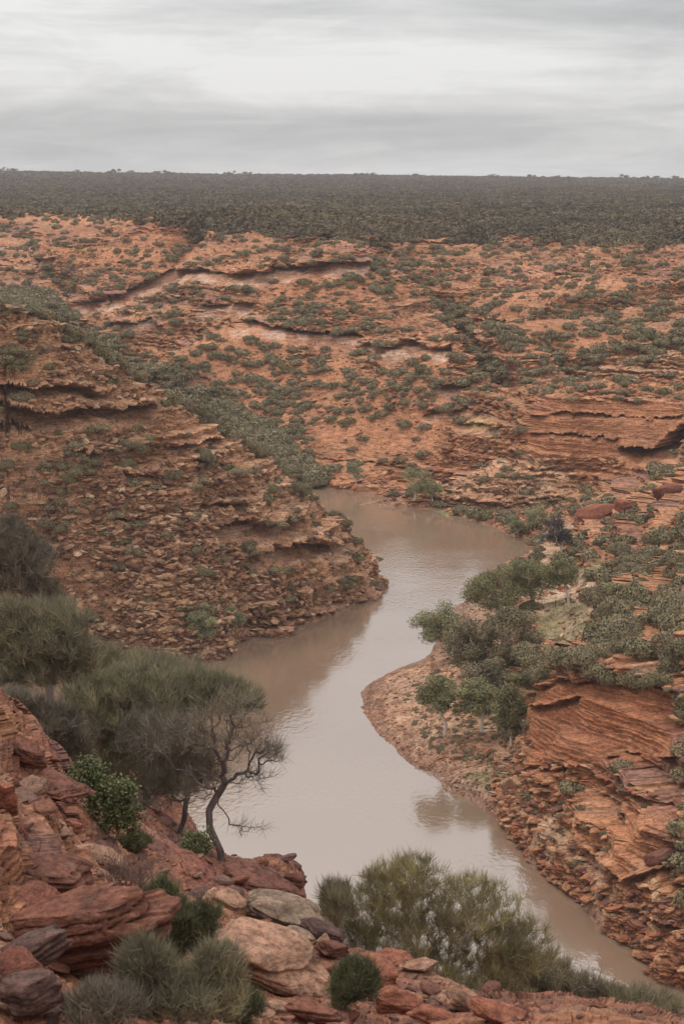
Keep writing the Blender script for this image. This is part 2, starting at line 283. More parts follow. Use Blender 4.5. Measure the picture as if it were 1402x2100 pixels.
# undercut bands: (polyline in the picture, thickness px, depth m, cap m, pale, owner)
BANDS = [
    ([(150, 628), (215, 606), (250, 600), (300, 578), (340, 556), (400, 548), (470, 555), (540, 556), (560, 545), (640, 542), (720, 532), (760, 540)], 34, 4.5, 1.5, .9, 0),
    ([(230, 662), (280, 655), (310, 650), (335, 668)], 22, 3, 1.2, .8, 0),
    ([(400, 636), (440, 622), (490, 615), (520, 622)], 34, 3.0, 1.2, 1, 0),
    ([(470, 672), (505, 655), (535, 652), (560, 668), (620, 680), (690, 682), (730, 676), (760, 704), (800, 706), (860, 694), (890, 712), (930, 708)], 36, 4.0, 1.6, .9, 0),
    ([(888, 798), (905, 786), (948, 788)], 44, 4.0, .6, .9, 0),
    ([(865, 850), (900, 836), (950, 840), (1010, 850)], 26, 2.6, 1.0, .45, 0),
    ([(930, 862), (1000, 868), (1030, 876)], 24, 1.6, .8, .9, 0),
    ([(1085, 848), (1200, 846), (1310, 858), (1402, 850)], 14, 1.3, .7, 0, 0),
    ([(1265, 922), (1300, 912), (1345, 918), (1375, 888), (1420, 860)], 42, 11, 1.6, 0, 0),
    ([(1085, 885), (1180, 890), (1270, 900)], 12, 1.6, .8, 0, 0),
    ([(30, 544), (80, 526), (118, 528)], 18, 2.5, 1, .5, 0),
    ([(690, 486), (800, 492), (980, 498)], 8, 1.2, .8, 0, 0),
    ([(1040, 560), (1180, 556), (1300, 566)], 9, 1.5, .8, 0, 0),
    ([(900, 640), (1010, 655), (1060, 660)], 9, 1.5, .8, 0, 0),
    ([(980, 1002), (1080, 1010)], 9, 1.2, .8, 0, 0),
    ([(640, 935), (760, 945), (870, 962)], 9, 1.0, .8, 0, 0),
    ([(-20, 788), (60, 796), (130, 788), (200, 800), (240, 790)], 26, 4, 1.2, .25, 1),
    ([(0, 828), (100, 850), (200, 832), (300, 830), (320, 826)], 42, 4.2, 1.5, .35, 1),
    ([(-20, 870), (30, 872), (70, 884)], 16, 2.5, 1, .3, 1),
    ([(340, 920), (420, 898), (470, 900)], 16, 2, 1, .5, 1),
    ([(395, 944), (450, 944)], 12, 2, .8, .5, 1),
    ([(380, 1036), (450, 1030), (510, 1040)], 16, 2.2, .8, .5, 1),
    ([(250, 968), (350, 972)], 12, 1.8, .8, .4, 1),
    ([(240, 1062), (310, 1064)], 12, 1.6, .8, .5, 1),
    ([(150, 926), (210, 924)], 11, 1.8, .8, .3, 1),
    ([(440, 1078), (480, 1066), (540, 1070), (600, 1062), (620, 1072)], 50, 3.0, 1.0, .8, 1),
    ([(510, 1140), (560, 1116), (620, 1112), (680, 1108), (720, 1112)], 46, 3.6, 1.3, .65, 1),
    ([(530, 1288), (600, 1262), (660, 1250), (712, 1225)], 14, 1.5, .6, 0, 1),
    ([(1085, 1440), (1130, 1446), (1170, 1432), (1200, 1422)], 16, 1.2, .9, 0, 0),
    ([(1085, 1402), (1150, 1398), (1250, 1400), (1402, 1390)], 14, .9, .7, 0, 0),
    ([(1060, 1560), (1100, 1572), (1150, 1578)], 14, 1.3, .5, 0, 0),
    ([(1250, 1545), (1300, 1545)], 14, 1.0, .4, 0, 0),
    ([(1345, 1560), (1402, 1545)], 34, 3.0, .8, 0, 0),
    ([(1180, 1710), (1290, 1800), (1402, 1770)], 24, 1.6, .9, 0, 0),
    ([(1280, 1850), (1350, 1880), (1402, 1900)], 20, 1.6, .8, 0, 0),
    ([(1050, 1650), (1150, 1740), (1250, 1840)], 9, .6, .4, 0, 0),
]
for L, t, dep, cap, pl, ow in BANDS:
    L = np.array(L, float); x0, x1 = L[0, 0], L[-1, 0]
    fy = np.interp(PXs, L[:, 0], L[:, 1]) + 3.5 * vnoise(PXs / 14, PXs * 0 + t, seed=9) + 2.0 * vnoise(PXs / 5, PXs * 0 + t, seed=8)
    wx = sstep(x0 - 4, x0 + 14, PXs) * (1 - sstep(x1 - 14, x1 + 4, PXs))
    s = (PYs - fy) / (t * (.35 + .65 * wx))
    g = np.where((s > 0) & (s < 1), np.clip((1 - s), 0, 1) ** .7 * sstep(0, .07, s), 0) * wx
    c = np.where((s > -.45) & (s <= 0), sstep(-.45, -.05, s), 0) * wx
    ok = (own == ow) & (RR < 800)
    disp = np.where(ok & (g > 0), disp * (1 - .25 * np.minimum(1, g * 3)), disp)
    disp = disp + ok * (c * cap - g * dep)
    rec = np.maximum(rec, ok * (g > 0) * 1.0)
    pn = .15 + .8 * sstep(-.25, .35, vnoise(PXs / 26, PYs / 9, seed=int(t) + 7))
    pale = np.maximum(pale, ok * pl * pn * np.clip(g * 6, 0, 1) * sstep(.02, .12, s) * (1 - sstep(.85, 1, s)))
disp = disp.astype(np.float32)
nxs, nys = nx, ny
DX = X + nxs * disp; DY = Y + nys * disp
# vertical roughness
vr = np.where(mF, fbm(x32 / .9, y32 / .9, o=5, seed=41) * .16 + (cellv(x32 / .4 + fbm(x32, y32, o=2, seed=43), y32 / .4, k1 * 0, 44) - .5) * .06,
              (fbm(x32 / 5, y32 / 5, o=5, seed=42, g=.6) * .7 + (cellv(x32 / 1.3 + fbm(x32 / 3, y32 / 3, o=2, seed=43), y32 / 1.3, k1 * 0, 45) - .5) * .5) * (.35 + .65 * rough) * (1 - .8 * smoothf))
vr = vr * np.where(beach, .30, 1) * sstep(-.3, .8, z32 + .2 * vr) * np.where(rec > .1, .55, 1)
vr = vr * np.where(RR > 900, .5, 1)
DZ = Zs + vr
# ragged waterline on the beach
DZ = DZ + np.where(beach, .10 * fbm(x32 / 1.2, y32 / 1.2, o=4, seed=51), 0)
DZ = np.where(Zs < -1.0, np.minimum(DZ, -.8), DZ)
# ------------------------------------------------------------------ local colour of the ground
def lin(r, g, b):
    f = lambda c: ((c / 255 + .055) / 1.055) ** 2.4 if c > 10 else c / 255 / 12.92
    return np.array([f(r), f(g), f(b)], np.float32)
cOr = lin(186, 134, 98); cRed = lin(172, 112, 80); cTan = lin(212, 170, 136); cDk = lin(136, 100, 88); cPale = lin(214, 176, 152); cSoil = lin(194, 134, 98); cYel = lin(205, 170, 120); cPur = lin(146, 110, 106); cGrass = lin(136, 132, 92); cScrub = lin(84, 68, 58); cSand = lin(206, 174, 146)
shp = X.shape + (1,)
def mix(A, Bc, f): f = f[..., None].astype(np.float32); return A * (1 - f) + Bc * f
n1 = fbm(x32 / 30, y32 / 22, o=4, seed=61); n2 = fbm(x32 / 7, y32 / 6, z32 / 2, o=3, seed=62); n3 = fbm(x32 / 2, y32 / 2, z32 / .5, o=3, seed=63)
C = np.broadcast_to(cOr, X.shape + (3,)).astype(np.float32)
C = mix(C, cSoil, sstep(-.1, .4, n1) * (1 - act * .5))
C = mix(C, cRed, sstep(.0, .5, -n1) * .8)
C = mix(C, cPur, sstep(.15, .5, fbm(x32 / 16, y32 / 10, z32 / 4, o=3, seed=64)) * .6 * mB)
C = mix(C, cTan, (mS * (.55 + .35 * n2)).clip(0, 1))
C = mix(C, cDk, sstep(.1, .55, n2) * .45)
C = mix(C, cTan, sstep(.25, .6, n3) * .5)
C = mix(C, cRed, smoothf * .65)
C = mix(C, cSoil, soil * .75)
# thick beds have their own colour
lay = _h(k2, k2 * 0, k2 * 0, 71); C = C * (.86 + .28 * lay[..., None])
C = mix(C, cSand * .92, beach * .0 + beach * np.clip(.55 + .4 * n2, 0, 1))
C = mix(C, cDk * .9, sstep(1.3, .1, z32 + .3 * n3) * (z32 > -3) * .6)          # wet foot of the rock
def ell(cx, cy, rx, ry): return np.clip(1 - ((PXs - cx) / rx) ** 2 - ((PYs - cy) / ry) ** 2, 0, 1)
gr = np.clip(ell(1150, 1270, 75, 60) + ell(1215, 1170, 60, 30) + ell(1000, 1430, 110, 60) * .4 + ell(930, 1052, 90, 12) * 1.2 + ell(1180, 1230, 45, 90) * .5 + ell(1010, 1590, 70, 30) * .5, 0, 1) * mB * (RR < 400)
C = mix(C, cGrass, np.clip(gr * 2 + n3 * .8 - .2, 0, 1) * (gr > 0) * .8)
C = mix(C, cSand, np.clip(ell(1190, 1215, 60, 24) * 2.0, 0, 1) * mB)
C = mix(C, cSand, flat_ * np.clip(.5 + n2, 0, 1) * .55)
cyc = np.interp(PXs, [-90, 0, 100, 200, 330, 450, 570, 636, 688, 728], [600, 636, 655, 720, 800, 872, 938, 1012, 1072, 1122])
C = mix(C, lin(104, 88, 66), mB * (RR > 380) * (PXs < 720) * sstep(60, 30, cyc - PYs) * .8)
C = mix(C, cPale, pale)
C = mix(C, cYel, (ell(985, 870, 60, 16) * 1.5).clip(0, 1) * mB * .8)
C = mix(C, lin(158, 104, 88), mF * np.clip(.55 + .8 * fbm(x32 / 2.2, y32 / 2.2, z32 / .8, o=3, seed=81), 0, 1))
C = mix(C, lin(176, 140, 116), mF * sstep(.15, .5, fbm(x32 / 1.1, y32 / 1.1, z32 / .3, o=3, seed=82)) * .6)
C = mix(C, lin(104, 78, 76), mF * sstep(.1, .5, fbm(x32 / 1.6, y32 / 1.6, z32 / .6, o=3, seed=83)) * .7)
RIM = np.interp(PXs, [0, 280, 420, 700, 1000, 1400], [438, 440, 462, 478, 480, 496])
C = mix(C, cScrub, sstep(10, -22, PYs - RIM + 10 * n1) * .9 * (RR > 420))
C = C * np.where(mF, .80, 1)[..., None]
# ------------------------------------------------------------------ mesh building from arrays
def mesh_np(name, V, Fq, mat, smooth=False, attrs=None, parent=None, link=True):
    """V (n,3); Fq list of face arrays (quads (m,4) and/or tris (m,3))"""
    me = bpy.data.meshes.new(name)
    if not isinstance(Fq, (list, tuple)): Fq = [Fq]
    Fq = [f for f in Fq if len(f)]
    V = np.ascontiguousarray(V, np.float32)
    me.vertices.add(len(V)); me.vertices.foreach_set('co', V.ravel())
    nl = sum(f.size for f in Fq); nf = sum(len(f) for f in Fq)
    me.loops.add(nl); me.polygons.add(nf)
    me.loops.foreach_set('vertex_index', np.concatenate([f.ravel() for f in Fq]).astype(np.int32))
    tot = np.concatenate([np.full(len(f), f.shape[1]) for f in Fq]).astype(np.int32)
    me.polygons.foreach_set('loop_start', np.r_[0, np.cumsum(tot)[:-1]].astype(np.int32))
    me.polygons.foreach_set('use_smooth', np.full(nf, smooth))
    me.update(calc_edges=True)
    if attrs:
        for k, a in attrs.items():
            at = me.color_attributes.new(k, 'FLOAT_COLOR', 'POINT')
            at.data.foreach_set('color', np.c_[a.reshape(-1, 3), np.ones(len(V))].astype(np.float32).ravel())
    me.materials.append(mat)
    if not link: return me
    o = bpy.data.objects.new(name, me); COL.objects.link(o)
    if parent is not None: o.parent = parent
    return o
# ------------------------------------------------------------------ materials
class NT:
    def __init__(s, name):
        s.m = bpy.data.materials.new(name); s.m.use_nodes = True; s.t = s.m.node_tree; s.n = s.t.nodes; s.l = s.t.links
        s.b = s.n['Principled BSDF']; s.b.inputs['Specular IOR Level'].default_value = .15; s.b.inputs['Roughness'].default_value = .9
    def add(s, ty, **k):
        n = s.n.new(ty)
        for a, v in k.items(): setattr(n, a, v)
        return n
    def lk(s, a, b): s.l.new(a, b)
    def noise(s, vec, scale, detail=4, rough=.6, dist=0, stretch=None):
        if stretch:
            mp = s.add('ShaderNodeMapping'); mp.inputs['Scale'].default_value = stretch; s.lk(vec, mp.inputs[0]); vec = mp.outputs[0]
        n = s.add('ShaderNodeTexNoise'); n.inputs['Scale'].default_value = scale; n.inputs['Detail'].default_value = detail
        n.inputs['Roughness'].default_value = rough; n.inputs['Distortion'].default_value = dist; s.lk(vec, n.inputs['Vector']); return n.outputs['Fac']
    def ramp(s, fac, stops):
        r = s.add('ShaderNodeValToRGB'); e = r.color_ramp.elements
        while len(e) < len(stops): e.new(.5)
        for q, (p, c) in zip(e, stops): q.position = p; q.color = (*c, 1) if len(c) == 3 else c
        s.lk(fac, r.inputs[0]); return r.outputs[0]
    def mixc(s, a, b, fac, mode='MIX'):
        m = s.add('ShaderNodeMix', data_type='RGBA', blend_type=mode)
        if isinstance(fac, float): m.inputs[0].default_value = fac
        else: s.lk(fac, m.inputs[0])
        for i, v in ((6, a), (7, b)):
            if isinstance(v, tuple): m.inputs[i].default_value = (*v, 1)
            else: s.lk(v, m.inputs[i])
        return m.outputs[2]
    def bump(s, h, strength, dist, prev=None):
        b = s.add('ShaderNodeBump'); b.inputs['Strength'].default_value = strength; b.inputs['Distance'].default_value = dist
        s.lk(h, b.inputs['Height'])
        if prev: s.lk(prev, b.inputs['Normal'])
        return b.outputs[0]
def g3(v): return (v, v, v)
def rock_mat(name, s1, attr='tint', color=None, lichen=0.0):
    k = NT(name)
    tc = k.add('ShaderNodeNewGeometry').outputs['Position'] if attr else k.add('ShaderNodeTexCoord').outputs['Object']
    if attr:
        a = k.add('ShaderNodeAttribute', attribute_name=attr); col = a.outputs['Color']
    else:
        rnd = k.add('ShaderNodeObjectInfo').outputs['Random']
        col = k.ramp(rnd, color)
    n1 = k.noise(tc, .5 * s1, 6, .65, .3, (1, 1, 6)); n2 = k.noise(tc, 2.2 * s1, 5, .7, .2, (1, 1, 3)); n3 = k.noise(tc, 9 * s1, 4, .7)
    col = k.mixc(col, k.ramp(n1, [(.30, g3(.36)), (.5, g3(.82)), (.70, g3(1.2))]), 1.0, 'MULTIPLY')
    col = k.mixc(col, k.ramp(n2, [(.33, (.46, .42, .44)), (.52, g3(1.0)), (.72, (1.38, 1.35, 1.30))]), 1.0, 'MULTIPLY')
    col = k.mixc(col, k.ramp(n3, [(.3, g3(.75)), (.7, g3(1.22))]), 1.0, 'MULTIPLY')
    if lichen:
        n4 = k.noise(tc, 1.6 * s1, 6, .75)
        col = k.mixc(col, (.30, .27, .22), k.ramp(n4, [(.55, g3(0)), (.66, g3(lichen))]))
    k.lk(col, k.b.inputs['Base Color'])
    nb = k.bump(n1, .5, .5 / s1); nb = k.bump(n2, .7, .22 / s1, nb); nb = k.bump(n3, .6, .06 / s1, nb)
    k.lk(nb, k.b.inputs['Normal']); return k.m
M_ground = rock_mat('red_sandstone_ground', 1.0)
M_fground = rock_mat('foreground_sandstone', 6.0)
M_ground2 = M_ground
# terrain mesh: far part and near part as two sheets of the ground
idx = np.arange(NC * NROW).reshape(NC, NROW)
Q = np.stack([idx[:-1, :-1], idx[1:, :-1], idx[1:, 1:], idx[:-1, 1:]], -1)
qf = mF[:-1, :-1] & mF[1:, 1:]
qz = np.maximum(DZ[:-1, :-1], DZ[1:, 1:]) > -6
V = np.stack([DX, DY, DZ], -1).reshape(-1, 3)
def sheet(name, mask, mat):
    q = Q[mask]; u, inv = np.unique(q, return_inverse=True)
    o = mesh_np(name, V[u], inv.reshape(-1, 4), mat, False, {'tint': C.reshape(-1, 3)[u]})
    return tagp(o, kind='structure')
sheet('gorge_ground', (~qf) & qz, M_ground)
sheet('near_slope_ground', qf & qz, M_fground)
# depth look-up: what stands at a point of the picture
CE = 4
gw, gh = 1402 // CE + 2, 2100 // CE + 2
ppx, ppy, dep = project(DX, DY, DZ)
okp = (ppx >= 0) & (ppx < 1402) & (ppy >= 0) & (ppy < 2100)
fi = ((ppy / CE).astype(int).clip(0, gh - 1) * gw + (ppx / CE).astype(int).clip(0, gw - 1))
order = np.argsort(-dep[okp], kind='stable')
buf = np.full(gw * gh, -1); buf[fi[okp][order]] = np.flatnonzero(okp.ravel())[order]
def at(px, py):
    c = int(py // CE) * gw + int(px // CE)
    for o in (0, 1, -1, gw, -gw, 2, -2, 2 * gw):
        if 0 <= c + o < len(buf) and buf[c + o] >= 0: return Vector(V[buf[c + o]])
    return None
# ------------------------------------------------------------------ water
k = NT('muddy_river_water'); tcw = k.add('ShaderNodeNewGeometry').outputs['Position']
k.b.inputs['Roughness'].default_value = .09; k.b.inputs['IOR'].default_value = 2.1; k.b.inputs['Specular IOR Level'].default_value = .9
mud = k.ramp(k.noise(tcw, .02, 3, .5), [(.3, tuple(lin(126, 103, 85))), (.7, tuple(lin(136, 112, 93)))])
k.lk(mud, k.b.inputs['Base Color'])
w1 = k.noise(tcw, 1.6, 3, .55, .4, (1, .6, 1)); w2 = k.noise(tcw, .05, 3, .5)
rf = k.add('ShaderNodeMath', operation='MULTIPLY'); k.lk(w1, rf.inputs[0]); k.lk(k.ramp(w2, [(.42, g3(.12)), (.62, g3(1))]), rf.inputs[1])
k.lk(k.bump(rf.outputs[0], .35, .14), k.b.inputs['Normal'])
wv = np.array([(-400, 30, 0), (400, 30, 0), (400, 700, 0), (-400, 700, 0)])
tagp(mesh_np('river_water', wv, np.array([[0, 1, 2, 3]]), k.m), kind='structure')
# ------------------------------------------------------------------ world, sun, camera, haze
w = bpy.data.worlds.new('World'); scene.world = w; w.use_nodes = True; nt = w.node_tree; nt.nodes.clear()
class WN(NT):
    def __init__(s): s.t = nt; s.n = nt.nodes; s.l = nt.links
kw = WN()
SUN_EL, SUN_AZ = R(52), R(-35)
sky = kw.add('ShaderNodeTexSky', sky_type='NISHITA'); sky.sun_disc = False; sky.sun_elevation = SUN_EL; sky.sun_rotation = SUN_AZ
bg1 = kw.add('ShaderNodeBackground'); bg1.inputs[1].default_value = .06; kw.lk(sky.outputs[0], bg1.inputs[0])
g = kw.add('ShaderNodeTexCoord').outputs['Generated']
na = kw.noise(g, 1.0, 5, .55, .3, (3.0, 3.0, 30)); nb = kw.noise(g, 1.0, 7, .65, .6, (11, 11, 60)); nc = kw.noise(g, 1.0, 3, .5, 0, (1.8, 1.8, 12))
mm = kw.add('ShaderNodeMath', operation='MULTIPLY_ADD'); kw.lk(nb, mm.inputs[0]); mm.inputs[1].default_value = .45; kw.lk(na, mm.inputs[2])
m2 = kw.add('ShaderNodeMath', operation='MULTIPLY_ADD'); kw.lk(nc, m2.inputs[0]); m2.inputs[1].default_value = .6; kw.lk(mm.outputs[0], m2.inputs[2])
m3 = kw.add('ShaderNodeMath', operation='MULTIPLY'); kw.lk(m2.outputs[0], m3.inputs[0]); m3.inputs[1].default_value = .5
cl = kw.ramp(m3.outputs[0], [(.40, (.46, .46, .47)), (.47, (.55, .55, .555)), (.53, (.66, .655, .655)), (.60, (.80, .795, .785))])
sx = kw.add('ShaderNodeSeparateXYZ'); kw.lk(g, sx.inputs[0])
zr = kw.ramp(sx.outputs[2], [(0, g3(.30)), (.10, g3(.34)), (.35, g3(.48)), (.8, g3(.72))])
bg2 = kw.add('ShaderNodeBackground'); cl = kw.mixc(cl, zr, 1.0, 'MULTIPLY'); bg2.inputs[1].default_value = 3.35; kw.lk(cl, bg2.inputs[0])
mx = kw.add('ShaderNodeMixShader'); mx.inputs[0].default_value = .93
kw.lk(bg1.outputs[0], mx.inputs[1]); kw.lk(bg2.outputs[0], mx.inputs[2])
wo = kw.add('ShaderNodeOutputWorld'); kw.lk(mx.outputs[0], wo.inputs[0])
sl = bpy.data.lights.new('sun', 'SUN'); sl.energy = 1.35; sl.angle = R(10); sl.color = (1, .95, .88)
so = bpy.data.objects.new('sun', sl); COL.objects.link(so)
dv = Vector((math.sin(SUN_AZ) * math.cos(SUN_EL), math.cos(SUN_AZ) * math.cos(SUN_EL), math.sin(SUN_EL)))
so.rotation_euler = dv.to_track_quat('Z', 'Y').to_euler()
cam = bpy.data.cameras.new('camera'); co = bpy.data.objects.new('camera', cam); COL.objects.link(co)
co.location = (0, 0, CAMZ); co.rotation_euler = (R(90) - PITCH, 0, 0)
cam.sensor_fit = 'VERTICAL'; cam.sensor_height = 36; cam.sensor_width = 24; cam.lens = 70; cam.clip_end = 20000; cam.clip_start = .1
cam.dof.use_dof = True; cam.dof.focus_distance = 260; cam.dof.aperture_fstop = 6.3
scene.camera = co
bm = bmesh.new(); bmesh.ops.create_cube(bm, size=1)
for v in bm.verts: v.co = Vector((v.co.x * 5600, 1650 + v.co.y * 3900, 32 + v.co.z * 90))
me = bpy.data.meshes.new('haze'); bm.to_mesh(me); bm.free(); hz = bpy.data.objects.new('haze', me); COL.objects.link(hz); tagp(hz, kind='stuff')
hm = bpy.data.materials.new('haze_air'); hm.use_nodes = True; hn = hm.node_tree.nodes; hn.clear()
pv = hn.new('ShaderNodeVolumePrincipled'); pv.inputs['Density'].default_value = .0001; pv.inputs['Color'].default_value = (.93, .92, .95, 1)
ho = hn.new('ShaderNodeOutputMaterial'); hm.node_tree.links.new(pv.outputs[0], ho.inputs['Volume']); me.materials.append(hm)
scene.view_settings.view_transform = 'Standard'; scene.view_settings.look = 'None'; scene.view_settings.gamma = 1
scene.view_settings.exposure = 0
scene.cycles.use_denoising = True
scene.cycles.max_bounces = 5; scene.cycles.diffuse_bounces = 2; scene.cycles.glossy_bounces = 2; scene.cycles.volume_bounces = 0
#VEG
# ================================================================== rocks
ICO = {}
def ico(sub):
    if sub not in ICO:
        bm = bmesh.new(); bmesh.ops.create_icosphere(bm, subdivisions=sub, radius=1)
        bm.verts.ensure_lookup_table()
        ICO[sub] = (np.array([v.co[:] for v in bm.verts]), np.array([[v.index for v in f.verts] for f in bm.faces])); bm.free()
    return ICO[sub]
def rock_geo(seed, sub=4, dims=(1, .8, .5), nplane=16, beds=7, bedamp=.14, soft=.018):
    r = np.random.default_rng(seed); v, f = ico(sub)
    n = r.normal(size=(nplane, 3)); n /= np.linalg.norm(n, axis=1)[:, None]
    n = np.r_[n, [[0, 0, 1], [0, 0, -1]]]; d = np.r_[r.uniform(.55, .9, nplane), r.uniform(.55, .7, 2)]
    dots = v @ n.T; rad = np.c_[np.where(dots > .05, d / np.maximum(dots, .05), 9), np.full(len(v), 1.04)]
    rs = -np.log(np.exp(-rad / soft).sum(1)) * soft
    p = v * rs[:, None]
    # bedding grooves around the stone, following its flat side
    o = r.uniform(0, 50, 3)
    w = p[:, 2] * beds + fbm(p[:, 0] * 1.3 + o[0], p[:, 1] * 1.3 + o[1], o=2, seed=seed) * 1.0
    kk = np.floor(w); ph = w - kk; lay = _h(kk, kk * 0 + seed, kk * 0, 5)
    side = 1 - np.abs(v[:, 2]) ** 2
    p[:, :2] *= (1 + (bedamp * ((lay - .5) * 1.6 - (1 - sstep(0, .22, ph)) * .9) * side))[:, None]
    nz = fbm(p[:, 0] * 2.2 + o[0], p[:, 1] * 2.2 + o[1], p[:, 2] * 4 + o[2], o=5, seed=seed + 1)
    p *= (1 + .13 * nz)[:, None]
    return p * np.array(dims), f
cols_fg = [(0, tuple(lin(140, 88, 74))), (.35, tuple(lin(160, 108, 86))), (.6, tuple(lin(128, 96, 90))), (1, tuple(lin(176, 138, 114)))]
M_rock = {
    'tan': rock_mat('tan_sandstone', 4.0, None, [(0, tuple(lin(182, 142, 116))), (1, tuple(lin(168, 126, 104)))], .35),
    'orange': rock_mat('orange_sandstone', 4.0, None, [(0, tuple(lin(168, 108, 84))), (1, tuple(lin(158, 100, 80)))], .15),
    'red': rock_mat('dark_red_sandstone', 4.0, None, [(0, tuple(lin(138, 90, 72))), (1, tuple(lin(122, 82, 70)))], .2),
    'grey': rock_mat('grey_weathered_sandstone', 4.0, None, [(0, tuple(lin(152, 128, 108))), (1, tuple(lin(144, 120, 102)))], .35),
    'dark': rock_mat('dark_purple_sandstone', 4.0, None, [(0, tuple(lin(112, 86, 78))), (1, tuple(lin(102, 78, 72)))], .2),
    'small': rock_mat('mixed_broken_sandstone', 5.0, None, cols_fg, .2)}
M_midtan = rock_mat('spur_rubble_sandstone', 1.2, None, [(0, tuple(lin(212, 168, 132))), (.3, tuple(lin(186, 138, 106))), (.55, tuple(lin(112, 82, 74))), (.75, tuple(lin(184, 138, 108))), (1, tuple(lin(226, 190, 156)))])
M_midred = rock_mat('bank_rubble_sandstone', 1.2, None, [(0, tuple(lin(196, 146, 108))), (.35, tuple(lin(180, 116, 84))), (.6, tuple(lin(124, 88, 78))), (.8, tuple(lin(186, 128, 92))), (1, tuple(lin(206, 166, 128)))])
GRB = 'broken rocks of the near slope'
def basis_rot(ax, ay, az): return Matrix.Rotation(R(az), 4, 'Z') @ Matrix.Rotation(R(ay), 4, 'Y') @ Matrix.Rotation(R(ax), 4, 'X')
def boulder(cx, cy, w, h, mat, label, tilt=0, seed=None, thick=None, D=None, pitch=12, group=None, name='boulder', cat='boulder', depthk=.7, beds=7, sub=5, ba=.14):
    p = at(cx, min(cy + h * .3, 2095))
    if p is None: return
    d = D or math.hypot(p.x, p.y)
    x, y, z = at_d(cx, cy, d)
    s = math.hypot(d, z - CAMZ) / FPX
    W = w * s / 2; H = (thick or h) * s / 2
    g, f = rock_geo(seed if seed is not None else int(cx * 7 + cy), sub, (W * 1.12, W * depthk, H * 1.35), beds=beds, bedamp=ba)
    o = mesh_np(name, g, f, M_rock[mat], True)
    o.location = (x, y + W * .15, z); o.rotation_euler = basis_rot(pitch, -tilt, random.uniform(-12, 12)).to_euler()
    tagp(o, label, cat, group); return o
BL = [
 (542, 1978, 250, 128, 'tan', 'big tan boulder with lichen and dark underside near the bottom centre of the picture', -12, 110),
 (592, 1872, 160, 50, 'grey', 'long flat grey-green slab sloping down to the right above the big tan boulder', -20, 34),
 (535, 1818, 150, 60, 'red', 'reddish slab with flat top just behind the leaning grey slab at the river edge', -18, 44),
 (572, 1778, 90, 40, 'red', 'dark red jagged rock right of the foot of the gnarled tree', -14, 34),
 (600, 1806, 60, 34, 'red', 'pointed red rock at the outermost tip of the near slope above the water', -12, 24),
 (472, 1852, 110, 52, 'tan', 'tan broken rock between the green shrub and the grey slab', -22, 40),
 (530, 1872, 90, 46, 'orange', 'orange rock tucked under the left end of the grey slab', -18, 36),
 (340, 1828, 30, 66, 'tan', 'narrow upright tan stone standing among green shrubs', 4, 66),
 (805, 1968, 110, 22, 'orange', 'thin orange plate of rock lying left of the big olive bush', -6, 14),
 (862, 1982, 86, 24, 'tan', 'thin tan plate of rock jutting under the big olive bush', 8, 16),
 (765, 2000, 130, 70, 'orange', 'orange boulder below the two thin rock plates', -24, 56),
 (815, 2055, 120, 60, 'orange', 'bright orange cracked boulder right of the round green shrub', -16, 50),
 (948, 2050, 110, 52, 'tan', 'pale tan boulder at the bottom right of the near slope', -22, 42),
 (1020, 2082, 120, 40, 'orange', 'low orange rock at the bottom edge right of the pale boulder', -14, 34),
 (885, 2085, 100, 40, 'orange', 'orange rock at the bottom edge left of the pale boulder', -10, 36),
 (600, 1925, 84, 36, 'grey', 'rounded grey rock resting on the back of the big tan boulder', -18, 32),
 (665, 1915, 90, 38, 'dark', 'dark purple rock right of the grey slab end', -22, 30),
 (680, 1950, 80, 44, 'red', 'dull red rock between the big tan boulder and the round green shrub', -20, 40),
 (575, 2068, 70, 30, 'tan', 'small flat tan stone directly below the big tan boulder', -14, 24),
 (640, 2080, 100, 44, 'red', 'dull red rock at the bottom edge below the big tan boulder', -10, 40),
 (540, 2090, 60, 30, 'tan', 'pinkish tan stone at the bottom edge below the big boulder', 4, 28),
 (110, 1615, 150, 46, 'red', 'overhanging red rock shelf above the dark hollow on the left', -8, 30),
 (148, 1672, 170, 40, 'grey', 'long smooth grey slab leaning beside the dark hollow on the left', -32, 30),
 (152, 1698, 34, 30, 'orange', 'small bright orange rock on the lower edge of the long grey slab', -20, 30),
 (50, 1540, 90, 60, 'red', 'weathered red rock under the left tree at the picture edge', -24, 50),
 (16, 1640, 50, 80, 'orange', 'orange upright block at the left picture edge', 0, 80),
 (70, 1712, 180, 60, 'red', 'broad dark red slab sloping to the right on the left edge', -14, 46),
 (190, 1762, 130, 50, 'tan', 'tan ledge end right of the broad dark red slab', -26, 40),
 (75, 1790, 200, 66, 'red', 'dark red ledge below the broad slab at the left edge', -10, 54),
 (205, 1812, 120, 44, 'tan', 'tan layered rock above the cave-like hollow', -20, 34),
 (128, 1868, 56, 26, 'orange', 'small orange oval stone resting on the layered ledges', -10, 24),
 (60, 1958, 150, 70, 'dark', 'dark weathered rock at the left edge below the stacked ledges', 22, 60),
 (50, 2050, 130, 110, 'dark', 'dark purple boulder in the bottom left corner', 10, 100),
 (150, 2062, 80, 60, 'dark', 'dark stone right of the corner boulder at the bottom edge', 4, 50),
 (130, 2048, 44, 20, 'orange', 'orange chip of rock in the dark bottom left corner', 10, 16),
 (255, 2050, 110, 50, 'red', 'red stone half hidden by the grey scrub at the bottom', -8, 40),
 (285, 1955, 40, 60, 'dark', 'dark upright rock right of the stacked ledges', 0, 60),
]
for b in BL:
    boulder(*b[:7], thick=b[7])
boulder(140, 1940, 330, 190, 'red', 'large outcrop of thin stacked red and tan beds at the left edge', 14, seed=5, pitch=4, depthk=.6, beds=7, sub=6, ba=.30, name='layered_outcrop', cat='rock outcrop')
